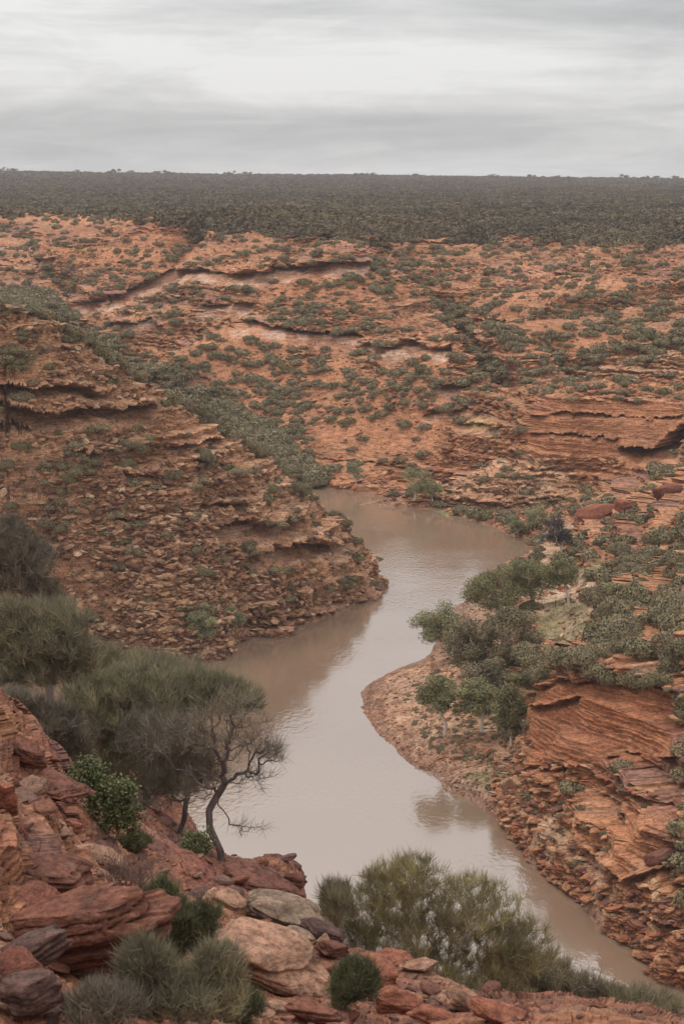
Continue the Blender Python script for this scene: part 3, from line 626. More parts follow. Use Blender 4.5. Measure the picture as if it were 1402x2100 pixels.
boulder(75, 1735, 260, 120, 'red', 'dark red layered outcrop with broken ledges above the stacked beds', -16, seed=9, pitch=4, depthk=.6, beds=6, sub=6, ba=.28, name='layered_outcrop', cat='rock outcrop')
BM = [
 (756, 1222, 50, 28, 'tan', 'fallen tan block leaning in the water at the tip of the left rocky spur', 26),
 (1228, 1052, 90, 34, 'orange', 'long orange boulder left of the boulder pile on the right hillside', 12),
 (1318, 1030, 60, 46, 'orange', 'tall orange boulder in the boulder pile on the right hillside', 24),
 (1282, 1040, 44, 34, 'orange', 'middle orange boulder of the boulder pile on the right hillside', 6),
 (1366, 1010, 60, 40, 'red', 'red boulder right of the boulder pile near the right picture edge', 10),
 (1044, 1612, 32, 34, 'tan', 'tan upright block on the river bank below the red cliff', 40),
 (1378, 1790, 90, 60, 'orange', 'orange boulder at the right picture edge halfway down the bank', 14),
 (1355, 1760, 70, 30, 'red', 'red slab above the orange boulder at the right picture edge', 24),
 (940, 1552, 26, 12, 'tan', 'flat tan stone lying on the pebbly beach', 4),
]
for b in BM: boulder(*b[:7], depthk=.7, sub=4)
# small individual stones of the near slope
used = []
for i in range(2600):
    if len(used) >= 170: break
    px, py = rng.uniform(0, 1060), rng.uniform(1500, 2095)
    p = at(px, py)
    if p is None or p.y > 46 or p.z < 30: continue
    s = rng.uniform(.06, .24) * (1 if rng.random() < .8 else 1.5)
    if any((p - q).length < (s + t) * .8 for q, t in used): continue
    used.append((p, s))
    if i % 6 == 0 or len(used) < 7:
        g, f = rock_geo(900 + len(used), 3, (1, .85, .42)); me0 = mesh_np('stone', g, f, M_rock['small'], True, link=False)
        ms = globals().setdefault('STONES', []); ms.append(me0)
    o = bpy.data.objects.new('stone', STONES[len(used) % len(STONES)]); COL.objects.link(o)
    o.location = p + Vector((0, 0, s * .15)); o.scale = (s, s, s * rng.uniform(.6, 1.1)); o.rotation_euler = (rng.normal(0, .3), rng.normal(0, .3), rng.uniform(0, 6.3))
    tagp(o, 'small broken red-brown stone lying among the rocks of the near slope', 'stone', 'small stones scattered on the near slope')
# ================================================================== geometry-node scatter for stuff
def lib(name, meshes):
    c = bpy.data.collections.new(name)
    for m in meshes:
        c.objects.link(bpy.data.objects.new(m.name + '_piece', m))
    return c
def scatter(name, P, scale, rot, coll):
    me = bpy.data.meshes.new(name); n = len(P); me.vertices.add(n); me.vertices.foreach_set('co', np.ascontiguousarray(P, np.float32).ravel())
    for an, A in (('sc', scale), ('ro', rot)):
        at_ = me.attributes.new(an, 'FLOAT_VECTOR', 'POINT'); at_.data.foreach_set('vector', np.ascontiguousarray(A, np.float32).ravel())
    o = bpy.data.objects.new(name, me); COL.objects.link(o); tagp(o, kind='stuff')
    t = bpy.data.node_groups.new(name + '_nodes', 'GeometryNodeTree')
    t.interface.new_socket('Geometry', in_out='INPUT', socket_type='NodeSocketGeometry'); t.interface.new_socket('Geometry', in_out='OUTPUT', socket_type='NodeSocketGeometry')
    N = t.nodes; a = N.new('NodeGroupInput'); b = N.new('NodeGroupOutput'); i = N.new('GeometryNodeInstanceOnPoints'); ci = N.new('GeometryNodeCollectionInfo')
    ci.inputs['Collection'].default_value = coll; ci.inputs['Separate Children'].default_value = True; ci.inputs['Reset Children'].default_value = True
    i.inputs['Pick Instance'].default_value = True
    sa = N.new('GeometryNodeInputNamedAttribute'); sa.data_type = 'FLOAT_VECTOR'; sa.inputs['Name'].default_value = 'sc'
    ra = N.new('GeometryNodeInputNamedAttribute'); ra.data_type = 'FLOAT_VECTOR'; ra.inputs['Name'].default_value = 'ro'
    L = t.links; L.new(a.outputs[0], i.inputs['Points']); L.new(ci.outputs[0], i.inputs['Instance']); L.new(sa.outputs['Attribute'], i.inputs['Scale']); L.new(ra.outputs['Attribute'], i.inputs['Rotation']); L.new(i.outputs[0], b.inputs[0])
    md = o.modifiers.new('scatter', 'NODES'); md.node_group = t
    return o
# candidate points: the grid is even in the picture, so visible areas are covered evenly
inz = (DZ > .05)
PXf, PYf = PXs.ravel(), PYs.ravel(); OWf = own.ravel(); RRf = RR.ravel(); DZf = DZ.ravel(); SLf = slope.ravel(); PALf = np.maximum(pale, rec).ravel()
visf = np.zeros(len(PXf), bool)
bufz = np.full(gw * gh, 1e9); np.minimum.at(bufz, fi.ravel()[okp.ravel()], dep.ravel()[okp.ravel()])
bz = bufz[fi.ravel()]
visf = okp.ravel() & (dep.ravel() < bz * 1.01 + 2.0)
fpx = ppx.ravel(); fpy = ppy.ravel()
wingm = (~okp.ravel()) & (np.abs(fpx - 701) < 2200) & (fpy > 350)
def pick(mask, n, dens=None):
    c = np.flatnonzero(mask)
    if dens is not None:
        c = c[rng.random(len(c)) < dens[c]]
    if len(c) > n: c = rng.choice(c, n, replace=False)
    return c
def rocks_at(name, c, smin, smax, coll, flat=.5, tilt=.16):
    n = len(c); s = smin * (smax / smin) ** (rng.random(n) ** 1.7)
    sc = np.c_[s * rng.uniform(.8, 1.5, n), s * rng.uniform(.8, 1.3, n), s * rng.uniform(.5, 1.0, n) * flat * 2]
    ro = np.c_[rng.normal(0, tilt, n), rng.normal(0, tilt, n), rng.uniform(0, 6.28, n)]
    return scatter(name, V[c] + np.c_[np.zeros(n), np.zeros(n), s * .10], sc, ro, coll)
def rlib(name, mat, seeds, **k):
    return lib(name, [mesh_np('rubble_piece', *rock_geo(q, 3 if i < 3 else 2, (1, .75, .5), 7, 2, .16, .006), mat, False, link=False) for i, q in enumerate(seeds)])
L_tan = rlib('tan_rubble', M_midtan, range(40, 47)); L_red = rlib('red_rubble', M_midred, range(50, 57)); L_fg = rlib('near_rubble', M_rock['small'], range(60, 66))
rf_ = rough.ravel(); smf = smoothf.ravel()
patchy = sstep(-.25, .15, fbm(V[:, 0] / 9, V[:, 1] / 9, V[:, 2] / 5, o=3, seed=401))
dens_s = (.12 + patchy) * np.clip(.25 + .9 * sstep(950, 1150, PYf) * (1 - .7 * sstep(430, 600, PXf)), 0, 1) * (PALf < .05) * np.clip(rf_ * 1.1, .1, 1)
rocks_at('spur_rubble', pick((OWf == 1) & visf & (DZf > .2), 17000, dens_s), .10, .85, L_tan, .6, .28)
dens_b = (1 - .9 * flat_.ravel()) * (.1 + patchy) * np.clip(rf_ * .8, .1, 1) * (smf < .3) * (PALf < .05)
rocks_at('bank_rubble', pick((OWf == 0) & visf & (RRf < 350) & (DZf > .12) & (PXf > 1020), 7000, dens_b), .18, .8, L_red)
rocks_at('beach_pebbles', pick((OWf == 0) & visf & (RRf < 300) & (DZf > .02) & (DZf < 3.2), 5500), .05, .26, L_red, .6)
rocks_at('far_slope_rubble', pick((OWf == 0) & visf & (RRf > 350) & (RRf < 640) & (DZf > .3), 9000, dens_b), .2, 1.1, L_red)
rocks_at('side_rubble', pick((OWf < 2) & wingm & (DZf > .2) & (RRf < 640), 6000), .4, 1.5, L_red)
rocks_at('near_slope_rubble', pick((OWf == 2) & (RRf < 48) & (np.abs(fpx - 701) < 1200), 5000), .02, .10, L_fg, .6, .3)
# ================================================================== foliage
def leaf_mat(name, a, b, s=1.5, rough=.75, trans=.0):
    k = NT(name); rnd = k.add('ShaderNodeObjectInfo').outputs['Random']
    tc = k.add('ShaderNodeNewGeometry').outputs['Position']
    col = k.mixc(tuple(lin(*a)), tuple(lin(*b)), rnd)
    n = k.noise(tc, s, 3, .6)
    col = k.mixc(col, k.ramp(n, [(.3, g3(.6)), (.5, g3(.9)), (.7, (1.25, 1.2, 1.05))]), 1.0, 'MULTIPLY')
    k.lk(col, k.b.inputs['Base Color']); k.b.inputs['Roughness'].default_value = rough; k.b.inputs['Specular IOR Level'].default_value = .2
    return k.m
M_shrub = leaf_mat('grey_green_shrub_leaves', (126, 116, 86), (144, 130, 104), .8)
M_scrub = leaf_mat('distant_scrub_leaves', (94, 82, 66), (124, 108, 84), .018)
M_euc = leaf_mat('river_gum_leaves', (130, 124, 88), (140, 134, 98), .5)
M_eucb = leaf_mat('brownish_grey_leaves', (130, 118, 92), (136, 124, 98), .5)
M_eucd = leaf_mat('dark_oak_leaves', (88, 82, 82), (94, 88, 84), .5)
M_eucl = leaf_mat('pale_green_leaves', (150, 146, 108), (144, 140, 104), .5)
M_need = leaf_mat('olive_needle_foliage', (158, 147, 110), (148, 138, 104), 1.3)
M_needm = leaf_mat('dusty_olive_needle_foliage', (142, 134, 108), (134, 126, 104), 1.3)
M_needg = leaf_mat('grey_green_needle_foliage', (152, 142, 116), (142, 134, 110), 1.3)
M_needd = leaf_mat('dull_needle_foliage', (138, 128, 112), (128, 118, 104), 1.3)
M_green = leaf_mat('fresh_green_leaves', (104, 108, 72), (110, 114, 80), 3)
M_greend = leaf_mat('deep_green_needles', (100, 102, 74), (106, 106, 78), 3)
M_dryt = leaf_mat('dry_twigs', (132, 106, 96), (118, 98, 92), 3)
def bark(name, c1, c2, s=6):
    k = NT(name); tc = k.add('ShaderNodeNewGeometry').outputs['Position']; n = k.noise(tc, s, 5, .7, .2, (1, 1, .3))
    k.lk(k.ramp(n, [(.3, tuple(lin(*c1))), (.7, tuple(lin(*c2)))]), k.b.inputs['Base Color']); k.lk(k.bump(n, .6, .03), k.b.inputs['Normal']); return k.m
M_barkd = bark('dark_grey_bark', (74, 64, 64), (122, 108, 104)); M_barkw = bark('pale_gum_bark', (190, 176, 160), (226, 214, 200), 2); M_barkb = bark('brown_bark', (96, 80, 74), (136, 118, 108))
def quads(P, N, size, r, aspect=1.6):
    n = len(P); t = r.normal(size=(n, 3)); u = np.cross(N, t); u /= np.linalg.norm(u, axis=1)[:, None] + 1e-9; v = np.cross(N, u); v /= np.linalg.norm(v, axis=1)[:, None] + 1e-9
    s = (size * r.uniform(.6, 1.3, n))[:, None]
    a = u * s * aspect * .5; b = v * s * .5
    Vv = np.stack([P - a, P + b, P + a, P - b], 1).reshape(-1, 3)
    return Vv, np.arange(4 * n).reshape(-1, 4)
def unit(v): return v / (np.linalg.norm(v, axis=-1, keepdims=True) + 1e-9)
def dome(seed, n, size, lumps=8, flat=.62):
    """leafy dome of radius 1 on the ground: overlapping leafy lumps"""
    r = np.random.default_rng(seed); out = []; nn = []
    C_ = np.c_[r.uniform(-.6, .6, lumps), r.uniform(-.6, .6, lumps), r.uniform(.12, .5, lumps) * flat]
    C_[0] = (0, 0, .35 * flat); rad = r.uniform(.30, .55, lumps); rad[0] = .6
    w = rad ** 2; pick_ = r.choice(lumps, n * 3, p=w / w.sum())
    d = unit(r.normal(size=(n * 3, 3))); q = r.uniform(.72, 1.04, n * 3)
    P = C_[pick_] + d * (rad[pick_] * q)[:, None] * np.array([1, 1, flat * 1.25])
    ins = np.zeros(n * 3)
    for c, ra in zip(C_, rad): ins += (np.linalg.norm((P - c) / np.array([1, 1, flat * 1.25]), axis=1) < ra * .7)
    keep = (P[:, 2] > 0.0) & (ins == 0); P = P[keep][:n]; d = d[keep][:n]
    N = unit(d + r.normal(size=d.shape) * .55)
    return quads(P, N, size, r)
dome_hi = [mesh_np('shrub', *dome(i, 2600, .066), M_shrub, False, link=False) for i in range(6)]
dome_mid = [mesh_np('shrub', *dome(20 + i, 520, .14), M_shrub, False, link=False) for i in range(6)]
dome_low = [mesh_np('shrub', *dome(40 + i, 130, .30, 5, .7), M_scrub, False, link=False) for i in range(5)]
# --- shrubs: density over the picture (centre x, y, radii, density)
DE = [(60, 620, 90, 30, 1), (230, 690, 130, 26, .9), (330, 760, 130, 28, .9), (430, 820, 100, 34, .9), (530, 890, 80, 36, .9), (620, 980, 50, 40, 1), (700, 1050, 40, 44, 1), (730, 1090, 26, 30, 1),
 (700, 600, 130, 60, .75), (650, 640, 120, 40, .6), (540, 740, 180, 60, .42), (640, 800, 200, 90, .45), (800, 750, 120, 40, .4), (560, 880, 100, 60, .5), (450, 740, 160, 50, .35),
 (330, 520, 160, 70, .55), (270, 560, 60, 60, .7), (450, 600, 120, 40, .35), (200, 480, 120, 30, .45), (820, 540, 110, 30, .6), (930, 650, 60, 30, .9), (900, 590, 60, 40, .5),
 (1000, 540, 220, 60, .5), (1200, 540, 220, 60, .55), (1250, 640, 160, 70, .6), (1100, 620, 160, 60, .4), (1280, 740, 130, 50, .9), (1130, 700, 70, 30, .5), (1230, 790, 100, 24, .5), (1120, 730, 40, 20, .8),
 (1330, 1280, 130, 160, .85), (1200, 1340, 110, 50, 1), (1280, 1350, 90, 40, .7), (1380, 1400, 40, 100, .7), (1380, 1130, 50, 60, .9), (1250, 1210, 60, 40, .7), (1000, 1050, 60, 20, .4), (1230, 1030, 120, 18, .8), (1300, 1180, 110, 60, .8),
 (1060, 1500, 30, 40, .5), (1150, 1350, 60, 30, .6), (1370, 960, 40, 40, .8),
 (60, 700, 60, 40, .4), (30, 740, 50, 30, .8), (120, 900, 120, 50, .35), (250, 900, 60, 40, .45), (190, 930, 60, 40, .5), (330, 1090, 140, 60, .3), (120, 960, 140, 60, .3), (440, 950, 60, 40, .3), (300, 1000, 240, 100, .14), (550, 1010, 60, 30, .3), (400, 1160, 120, 60, .15), (80, 1030, 120, 40, .3)]
def density(px, py, own_):
    d = np.where(own_ == 1, .10, .34)
    d = np.where((own_ == 0) & (py < 520), .5, d); d = np.where((own_ == 0) & (py < 480) & (px > 400), .8, d)
    d = np.where((own_ == 0) & (px > 1040) & (py > 1390), .025, d)
    d = np.where((own_ == 0) & (py > 840) & (py < 1030) & (px > 640), .09, d)
    for cx, cy, rx, ry, q in DE:
        e_ = 1 - ((px - cx) / rx) ** 2 - ((py - cy) / ry) ** 2
        d = np.maximum(d, q * np.clip(e_ * 1.6, 0, 1))
    d = d * (1 - np.clip(3 * (1 - ((px - 1170) / 85) ** 2 - ((py - 1262) / 95) ** 2), 0, 1))
    return d
ZONES = [('left rocky spur', 1, 0, 700, 'rounded grey-green shrub growing in the rubble of the left rocky spur', 'shrubs on the left rocky spur'),
         ('right', 0, 0, 345, 'rounded grey-green shrub on the red hillside right of the river', 'shrubs on the hillside right of the river'),
         ('far', 0, 345, 700, 'small rounded grey-green shrub on the red far slope beyond the river bend', 'shrubs on the far slope')]
dens_all = density(PXf, PYf, OWf); dens_all = np.maximum(dens_all, np.clip(look(gully, GAr, GLr).ravel() / 3.5, 0, .95) * (OWf == 0))
clump = sstep(-.35, .25, fbm((V[:, 0] / 14), (V[:, 1] / 14), o=3, seed=301))
rimf = RIM.ravel()
cand = np.flatnonzero(visf & (OWf < 2) & (RRf < 760) & (RRf > 130) & (fpy > rimf - 12) & (DZf > .6) & (PALf < .05) & (smf < .5))
cand = cand[~((OWf[cand] == 0) & (RRf[cand] < 300) & (DZf[cand] < 3.4))]
cand = rng.permutation(cand)
cell_used = {}; PL = []
cy_ = np.interp(fpx, [-90, 0, 100, 200, 330, 450, 570, 636, 688, 728], [600, 636, 655, 720, 800, 872, 938, 1012, 1072, 1122])
strip = (OWf == 0) & (fpy < cy_ + 6) & (fpy > cy_ - 42 - 12 * clump) & (fpx < 720) & (RRf > 380)
for c in cand:
    r0 = RRf[c]; dn = dens_all[c] * (.35 + .8 * clump[c]) * (1 if not strip[c] else 3)
    # size in metres
    s = rng.uniform(.75, 1.75) * (1.15 if OWf[c] == 0 else .85) * (1.0 + .25 * (dens_all[c] > .8))
    px, py = fpx[c], fpy[c]; sp = s * FPX / r0
    key = (int(px // 12), int(py // 6))
    if strip[c]: s *= 1.15; key = (int(px // 9), int(py // 4))
    if key in cell_used: continue
    if rng.random() > dn * (.36 if dens_all[c] > .3 else .30):
        cell_used[key] = 1 if rng.random() < .5 else None
        if cell_used[key] is None: del cell_used[key]
        continue
    ok_ = True
    for dx in (-1, 0, 1):
        q = cell_used.get((key[0] + dx, key[1]))
        if not strip[c] and isinstance(q, tuple) and abs(q[0] - px) < (sp + q[2]) * .55 and abs(q[1] - py) < 6: ok_ = False
    if not ok_: continue
    cell_used[key] = (px, py, sp); PL.append((c, s, sp))
print('shrubs', len(PL))
PL.sort(key=lambda t: -t[2])
quota = {1: 50, 0: 90, 2: 68}; cnt = {0: 0, 1: 0, 2: 0}; rest = []
for c, s, sp in PL:
    zi = 1 if OWf[c] == 1 else (0 if RRf[c] < 345 else 2)
    if cnt[zi] < quota[zi]:
        cnt[zi] += 1
        z = ZONES[0] if zi == 1 else ZONES[1] if zi == 0 else ZONES[2]
        o = bpy.data.objects.new('shrub', (dome_hi if RRf[c] < 300 else dome_mid)[rng.integers(6)]); COL.objects.link(o)
        o.location = Vector(V[c]) - Vector((0, 0, .12)); o.scale = (s * rng.uniform(.9, 1.25), s * rng.uniform(.9, 1.2), s * rng.uniform(.85, 1.25)); o.rotation_euler = (0, 0, rng.uniform(0, 6.28))
        tagp(o, z[4], 'shrub', z[5])
    else: rest.append((c, s))
rc = np.array([c for c, s in rest]); rs = np.array([s for c, s in rest])
def shrubs_at(name, c, s, coll):
    n = len(c); scatter(name, V[c] - np.array([0, 0, .12]), np.c_[s * rng.uniform(.9, 1.3, n), s * rng.uniform(.9, 1.2, n), s * rng.uniform(.8, 1.2, n)], np.c_[np.zeros(n), np.zeros(n), rng.uniform(0, 6.28, n)], coll)
L_mid = lib('mid_shrub_pieces', dome_mid); L_low = lib('low_scrub_pieces', dome_low)
shrubs_at('slope_shrubs', rc, rs, L_mid)
ca = np.array(crest, float)
nb_ = 0
for i in range(900):
    if nb_ >= 85: break
    t = rng.random() ** 1.0; px = 8 + 720 * t; d0 = np.interp(px, ca[:, 0], ca[:, 2]) + rng.uniform(1.5, 10); yy = np.interp(px, ca[:, 0], ca[:, 1])
    x, y, _z = at_d(px, yy, d0); z = float(hxy(np.array([x]), np.array([y]))[0])
    s = rng.uniform(1.1, 2.4); top = project(x, y, z + s * .8)[1]
    if top > yy - 2 or top < yy - 60 or z < .4: continue
    nb_ += 1
    o = bpy.data.objects.new('shrub', dome_hi[rng.integers(6)]); COL.objects.link(o); o.location = (x, y, z - .1); o.scale = (s * 1.1, s, s * rng.uniform(.9, 1.25)); o.rotation_euler = (0, 0, rng.uniform(0, 6.28))
    tagp(o, 'dark grey-green bush in the gully just behind the crest of the left rocky spur', 'shrub', 'bushes behind the crest of the left rocky spur')
print('crest bushes', nb_)
cw = pick(wingm & (OWf < 2) & (RRf < 640) & (DZf > 4), 900); shrubs_at('side_shrubs', cw, rng.uniform(.8, 1.8, len(cw)), L_mid)
# low tufts between the shrubs
ct = pick(visf & (OWf < 2) & (RRf < 640) & (RRf > 130) & (DZf > 1.2) & (PALf < .05) & (smf < .6), 5200, np.clip(dens_all * 1.2, .08, .8)); shrubs_at('ground_tufts', ct, rng.uniform(.2, .55, len(ct)), L_mid)
rimf = RIM.ravel(); ptch = fbm(V[:, 0] / 70, V[:, 1] / 160, o=3, seed=501)
dp = np.clip((rimf + 12 * clump + 6 * ptch - fpy) / 38 + .12, 0, 1) * (.75 + .6 * ptch).clip(.25, 1)
cp = pick(okp.ravel() & (RRf > 430) & (fpy < rimf + 26) & (RRf < 3300) & (dep.ravel() < bz * 1.3), 34000, dp)
jit = rng.uniform(-.5, .5, (len(cp), 1)) * np.array([[1, 3, 0]]) * (RRf[cp] * .004)[:, None]
P0 = V[cp] + jit; P0[:, 2] = hxy(P0[:, 0], P0[:, 1]) - .3
szs = rng.uniform(1.1, 2.1, len(cp)) * np.interp(RRf[cp], [560, 900, 3300], [.9, 1.15, 1.5])
n = len(cp); scatter('plateau_scrub', P0, np.c_[szs * 1.3, szs * 1.2, szs * rng.uniform(.8, 1.4, n)], np.c_[np.zeros(n), np.zeros(n), rng.uniform(0, 6.28, n)], L_low)
cw = pick(wingm & (RRf > 560) & (RRf < 3300) & (fpy < rimf), 7000); n = len(cw); sz = rng.uniform(1.5, 3.2, n); scatter('side_plateau_scrub', V[cw], np.c_[sz * 1.4, sz * 1.3, sz], np.c_[np.zeros(n), np.zeros(n), rng.uniform(0, 6.28, n)], L_low)
# ================================================================== woody skeletons
def tubes(A, Bp, ra, rb, n=6):
    m = len(A); d = unit(Bp - A); t = np.where(np.abs(d[:, 2:3]) > .9, np.array([[1., 0, 0]]), np.array([[0, 0, 1.]])); u = unit(np.cross(d, t)); v = np.cross(d, u)
    an = np.linspace(0, 2 * math.pi, n, endpoint=False)
    ring = np.cos(an)[None, :, None] * u[:, None] + np.sin(an)[None, :, None] * v[:, None]
    Va = A[:, None] + ring * ra[:, None, None]; Vb = Bp[:, None] + ring * rb[:, None, None]
    Vv = np.concatenate([Va, Vb], 1).reshape(-1, 3); b = (np.arange(m) * 2 * n)[:, None]; i = np.arange(n); j = (i + 1) % n
    F = np.stack([b + i, b + j, b + n + j, b + n + i], -1).reshape(-1, 4); return Vv, F
def skeleton(seed, base, targets, trunk=None, bias=.35, wig=.06, up=.15, sub=4):
    """nodes grown greedily from a trunk to the targets; returns pos, parent, tip ids"""
    r = np.random.default_rng(seed); pos = [np.array(base, float)]; par = [-1]
    if trunk is not None:
        for q in trunk: pos.append(np.array(q, float)); par.append(len(pos) - 2)
    tips = []; root = pos[-1]
    T = np.array(targets); T = T[np.argsort(np.linalg.norm(T - root, axis=1))]
    dist = [0.0]
    for i in range(1, len(pos)): dist.append(dist[-1] + np.linalg.norm(pos[i] - pos[i - 1]))
    first = max(0, len(pos) - 3)
    for t in T:
        Pn = np.array(pos); c = np.linalg.norm(Pn - t, axis=1) + bias * np.array(dist); c[:first] += 50
        i = int(np.argmin(c)); a = Pn[i]; L = np.linalg.norm(t - a)
        last = i
        for s_ in range(1, sub + 1):
            f = s_ / sub; q = a + (t - a) * f; q = q + r.normal(size=3) * wig * L * (1 if s_ < sub else 0); q[2] -= up * L * math.sin(f * math.pi) * .8
            pos.append(q); par.append(last); dist.append(dist[last] + L / sub); last = len(pos) - 1
        tips.append(last)
    pos = np.array(pos); par = np.array(par); cnt_ = np.zeros(len(pos)); 
    for t in tips: cnt_[t] += 1
    for i in range(len(pos) - 1, 0, -1): cnt_[par[i]] += cnt_[i]
    return pos, par, np.array(tips), cnt_
def wood(name, sk, r0, mat, parent, pw=.5, n=6, rmin=.004):
    pos, par, tips, c = sk; i = np.arange(1, len(pos)); rad = np.maximum(r0 * (c / c.max()) ** pw, rmin)
    Vv, F = tubes(pos[par[i]], pos[i], np.minimum(rad[par[i]], rad[i] * 1.35), rad[i], n)
    return mesh_np(name, Vv, F, mat, True, parent=parent)
def blades(P, D_, L, W, r, bend=.25):
    n = len(P); D_ = unit(D_); s = unit(np.cross(D_, r.normal(size=(n, 3)))); mid = P + D_ * L[:, None] * .5; 
    tip = P + D_ * L[:, None] + np.c_[np.zeros(n), np.zeros(n), bend * L * r.uniform(.0, 1, n)]
    w = s * W[:, None] * .5
    Vv = np.stack([P - w, P + w, mid + w * .8, mid - w * .8, tip], 1).reshape(-1, 3); b = np.arange(n) * 5
    return Vv, [np.c_[b, b + 1, b + 2, b + 3], np.c_[b + 3, b + 2, b + 4]]
def root(name, loc, label, cat, group=None):
    o = bpy.data.objects.new(name, None); COL.objects.link(o); o.location = loc; o.empty_display_size = .3; tagp(o, label, cat, group); return o
def gum(px, py, w, h, label, mat=M_euc, D=None, leaf=.17, n=3000, bpx=None, bpy_=None, trunks=1, name='river_gum', group=None, bk=None, puffs=16, seed=None):
    """a riverside tree: crown centre and size in picture units, standing on the ground found there"""
    seed = seed or int(px + py * 3); r = np.random.default_rng(seed)
    bx = bpx or px; by = bpy_ or py + h * .62
    g = at(bx, by)
    if g is None: return
    d = D or math.hypot(g.x, g.y)
    X_, Y_, _z = at_d(bx, by, d); gz = float(hxy(np.array([X_]), np.array([Y_]))[0]); 
    if D is None: X_, Y_, gz = g.x, g.y, g.z
    s = d / FPX / math.cos(.24); cx, cy, cz = at_d(px, py, d); W = w * s / 2; H = h * s / 2
    o = root(name, (X_, Y_, gz), label, 'tree', group); o0 = np.array([X_, Y_, gz])
    cc = np.array([cx, cy, max(cz, gz + H * .75)]) - o0
    if cc[2] - H < .3: H = (cc[2] - .3) * .95 if cc[2] > 1 else H
    pc = []; 
    for i in range(puffs):
        q = unit(r.normal(size=3)) * r.uniform(.25, .82) ** .8; q[2] = q[2] if q[2] > 0 else q[2] * .85
        pc.append(cc + q * np.array([W, W * .8, H]))
    pc = np.array(pc); pr = r.uniform(.26, .44, puffs) * (W + H) / 2
    sk = skeleton(seed, (0, 0, -.2), np.r_[pc, pc + r.normal(size=pc.shape) * W * .15], [(cc[0] * .15 + r.normal() * .1, cc[1] * .1, cc[2] * .25), (cc[0] * .4 + r.normal() * .2, cc[1] * .3, cc[2] * .5)], .3, .05, .1)
    wood('trunk', sk, max(.05, .028 * (cc[2] + H)), bk or M_barkw, o, .5, 6, .02)
    pk = r.choice(puffs, n, p=pr ** 2 / (pr ** 2).sum()); dd = unit(r.normal(size=(n, 3))); qq = r.uniform(.45, 1.05, n)
    P = pc[pk] + dd * (pr[pk] * qq)[:, None] * np.array([1, 1, .72]); 
    Vv, F = quads(P, unit(dd * .8 + r.normal(size=dd.shape) * .6 + np.array([0, 0, .2])), leaf, r, 1.9)
    mesh_np('crown', Vv, F, mat, False, parent=o); return o
TREES = [
 (902, 1290, 120, 110, 'pale green river gum leaning over the water at the left end of the tree grove', M_eucl, 930, 1350),
 (1010, 1212, 150, 130, 'dense mid-green tree at the river edge in the middle of the grove', M_euc, 1020, 1275),
 (1085, 1180, 130, 130, 'tall dense green tree in the upper part of the grove', M_euc, 1090, 1245),
 (1150, 1175, 80, 90, 'green tree at the right end of the upper grove beside the sandy track', M_euc, 1165, 1245),
 (960, 1320, 140, 140, 'brownish grey-leaved tree behind the pale leaning gum', M_eucb, 975, 1400),
 (1045, 1300, 140, 150, 'broad brownish grey-leaved tree in the centre of the grove', M_eucb, 1050, 1385),
 (1000, 1380, 110, 90, 'brownish green tree at the near side of the grove centre', M_eucb, 1000, 1440),
 (905, 1425, 100, 90, 'small river gum with two pale trunks standing on the pebbly beach', M_euc, 908, 1506),
 (975, 1430, 110, 100, 'green tree between the pale-trunked gum and the red cliff', M_euc, 985, 1500),
 (1045, 1455, 100, 110, 'dark green tree against the left end of the red cliff', M_euc, 1045, 1525),
 (1075, 1395, 70, 60, 'small green tree above the left end of the red cliff', M_euc, 1070, 1430),
 (1144, 1092, 72, 84, 'dark purplish conical tree by the bend of the river', M_eucd, 1144, 1140),
 (1095, 1062, 56, 60, 'light green tree left of the dark purplish tree', M_eucl, 1095, 1098),
 (1055, 1080, 50, 44, 'low light green tree at the water edge left of the dark purplish tree', M_eucl, 1055, 1104),
 (1222, 1115, 95, 66, 'spreading tree with white forked trunk on the grassy flat', M_euc, 1226, 1165),
 (1290, 1148, 66, 62, 'grey-brown tree at the foot of the right hillside', M_eucb, 1290, 1185),
 (852, 985, 70, 66, 'tall light green gum on the far bank right of the spur', M_eucl, 850, 1025),
 (885, 1000, 44, 44, 'smaller light green gum right of the tall far-bank gum', M_eucl, 884, 1028),
 (726, 966, 46, 40, 'thin gum with pale trunk on the far bank above the water', M_eucl, 728, 994),
 (414, 1276, 62, 84, 'pale green gum sapling at the foot of the left rocky spur, the left of two', M_eucl, 414, 1326),
 (476, 1264, 58, 72, 'pale green gum sapling at the foot of the left rocky spur, the right of two', M_eucl, 476, 1302),
 (1255, 1215, 60, 50, 'light green bushy tree on the right of the sandy track', M_eucl, 1255, 1245),
]
for i, t in enumerate(TREES):
    far_ = t[1] < 1170; gum(t[0], t[1], t[2], t[3], t[4], t[5], bpx=t[6], bpy_=t[7], leaf=.125 if t[2] > 70 else .12, n=int(2200 + t[2] * t[3] * .75), puffs=12 + int(t[2] / 8), name='river_gum', seed=100 + i)
GUMS = 'little trees on the skyline'
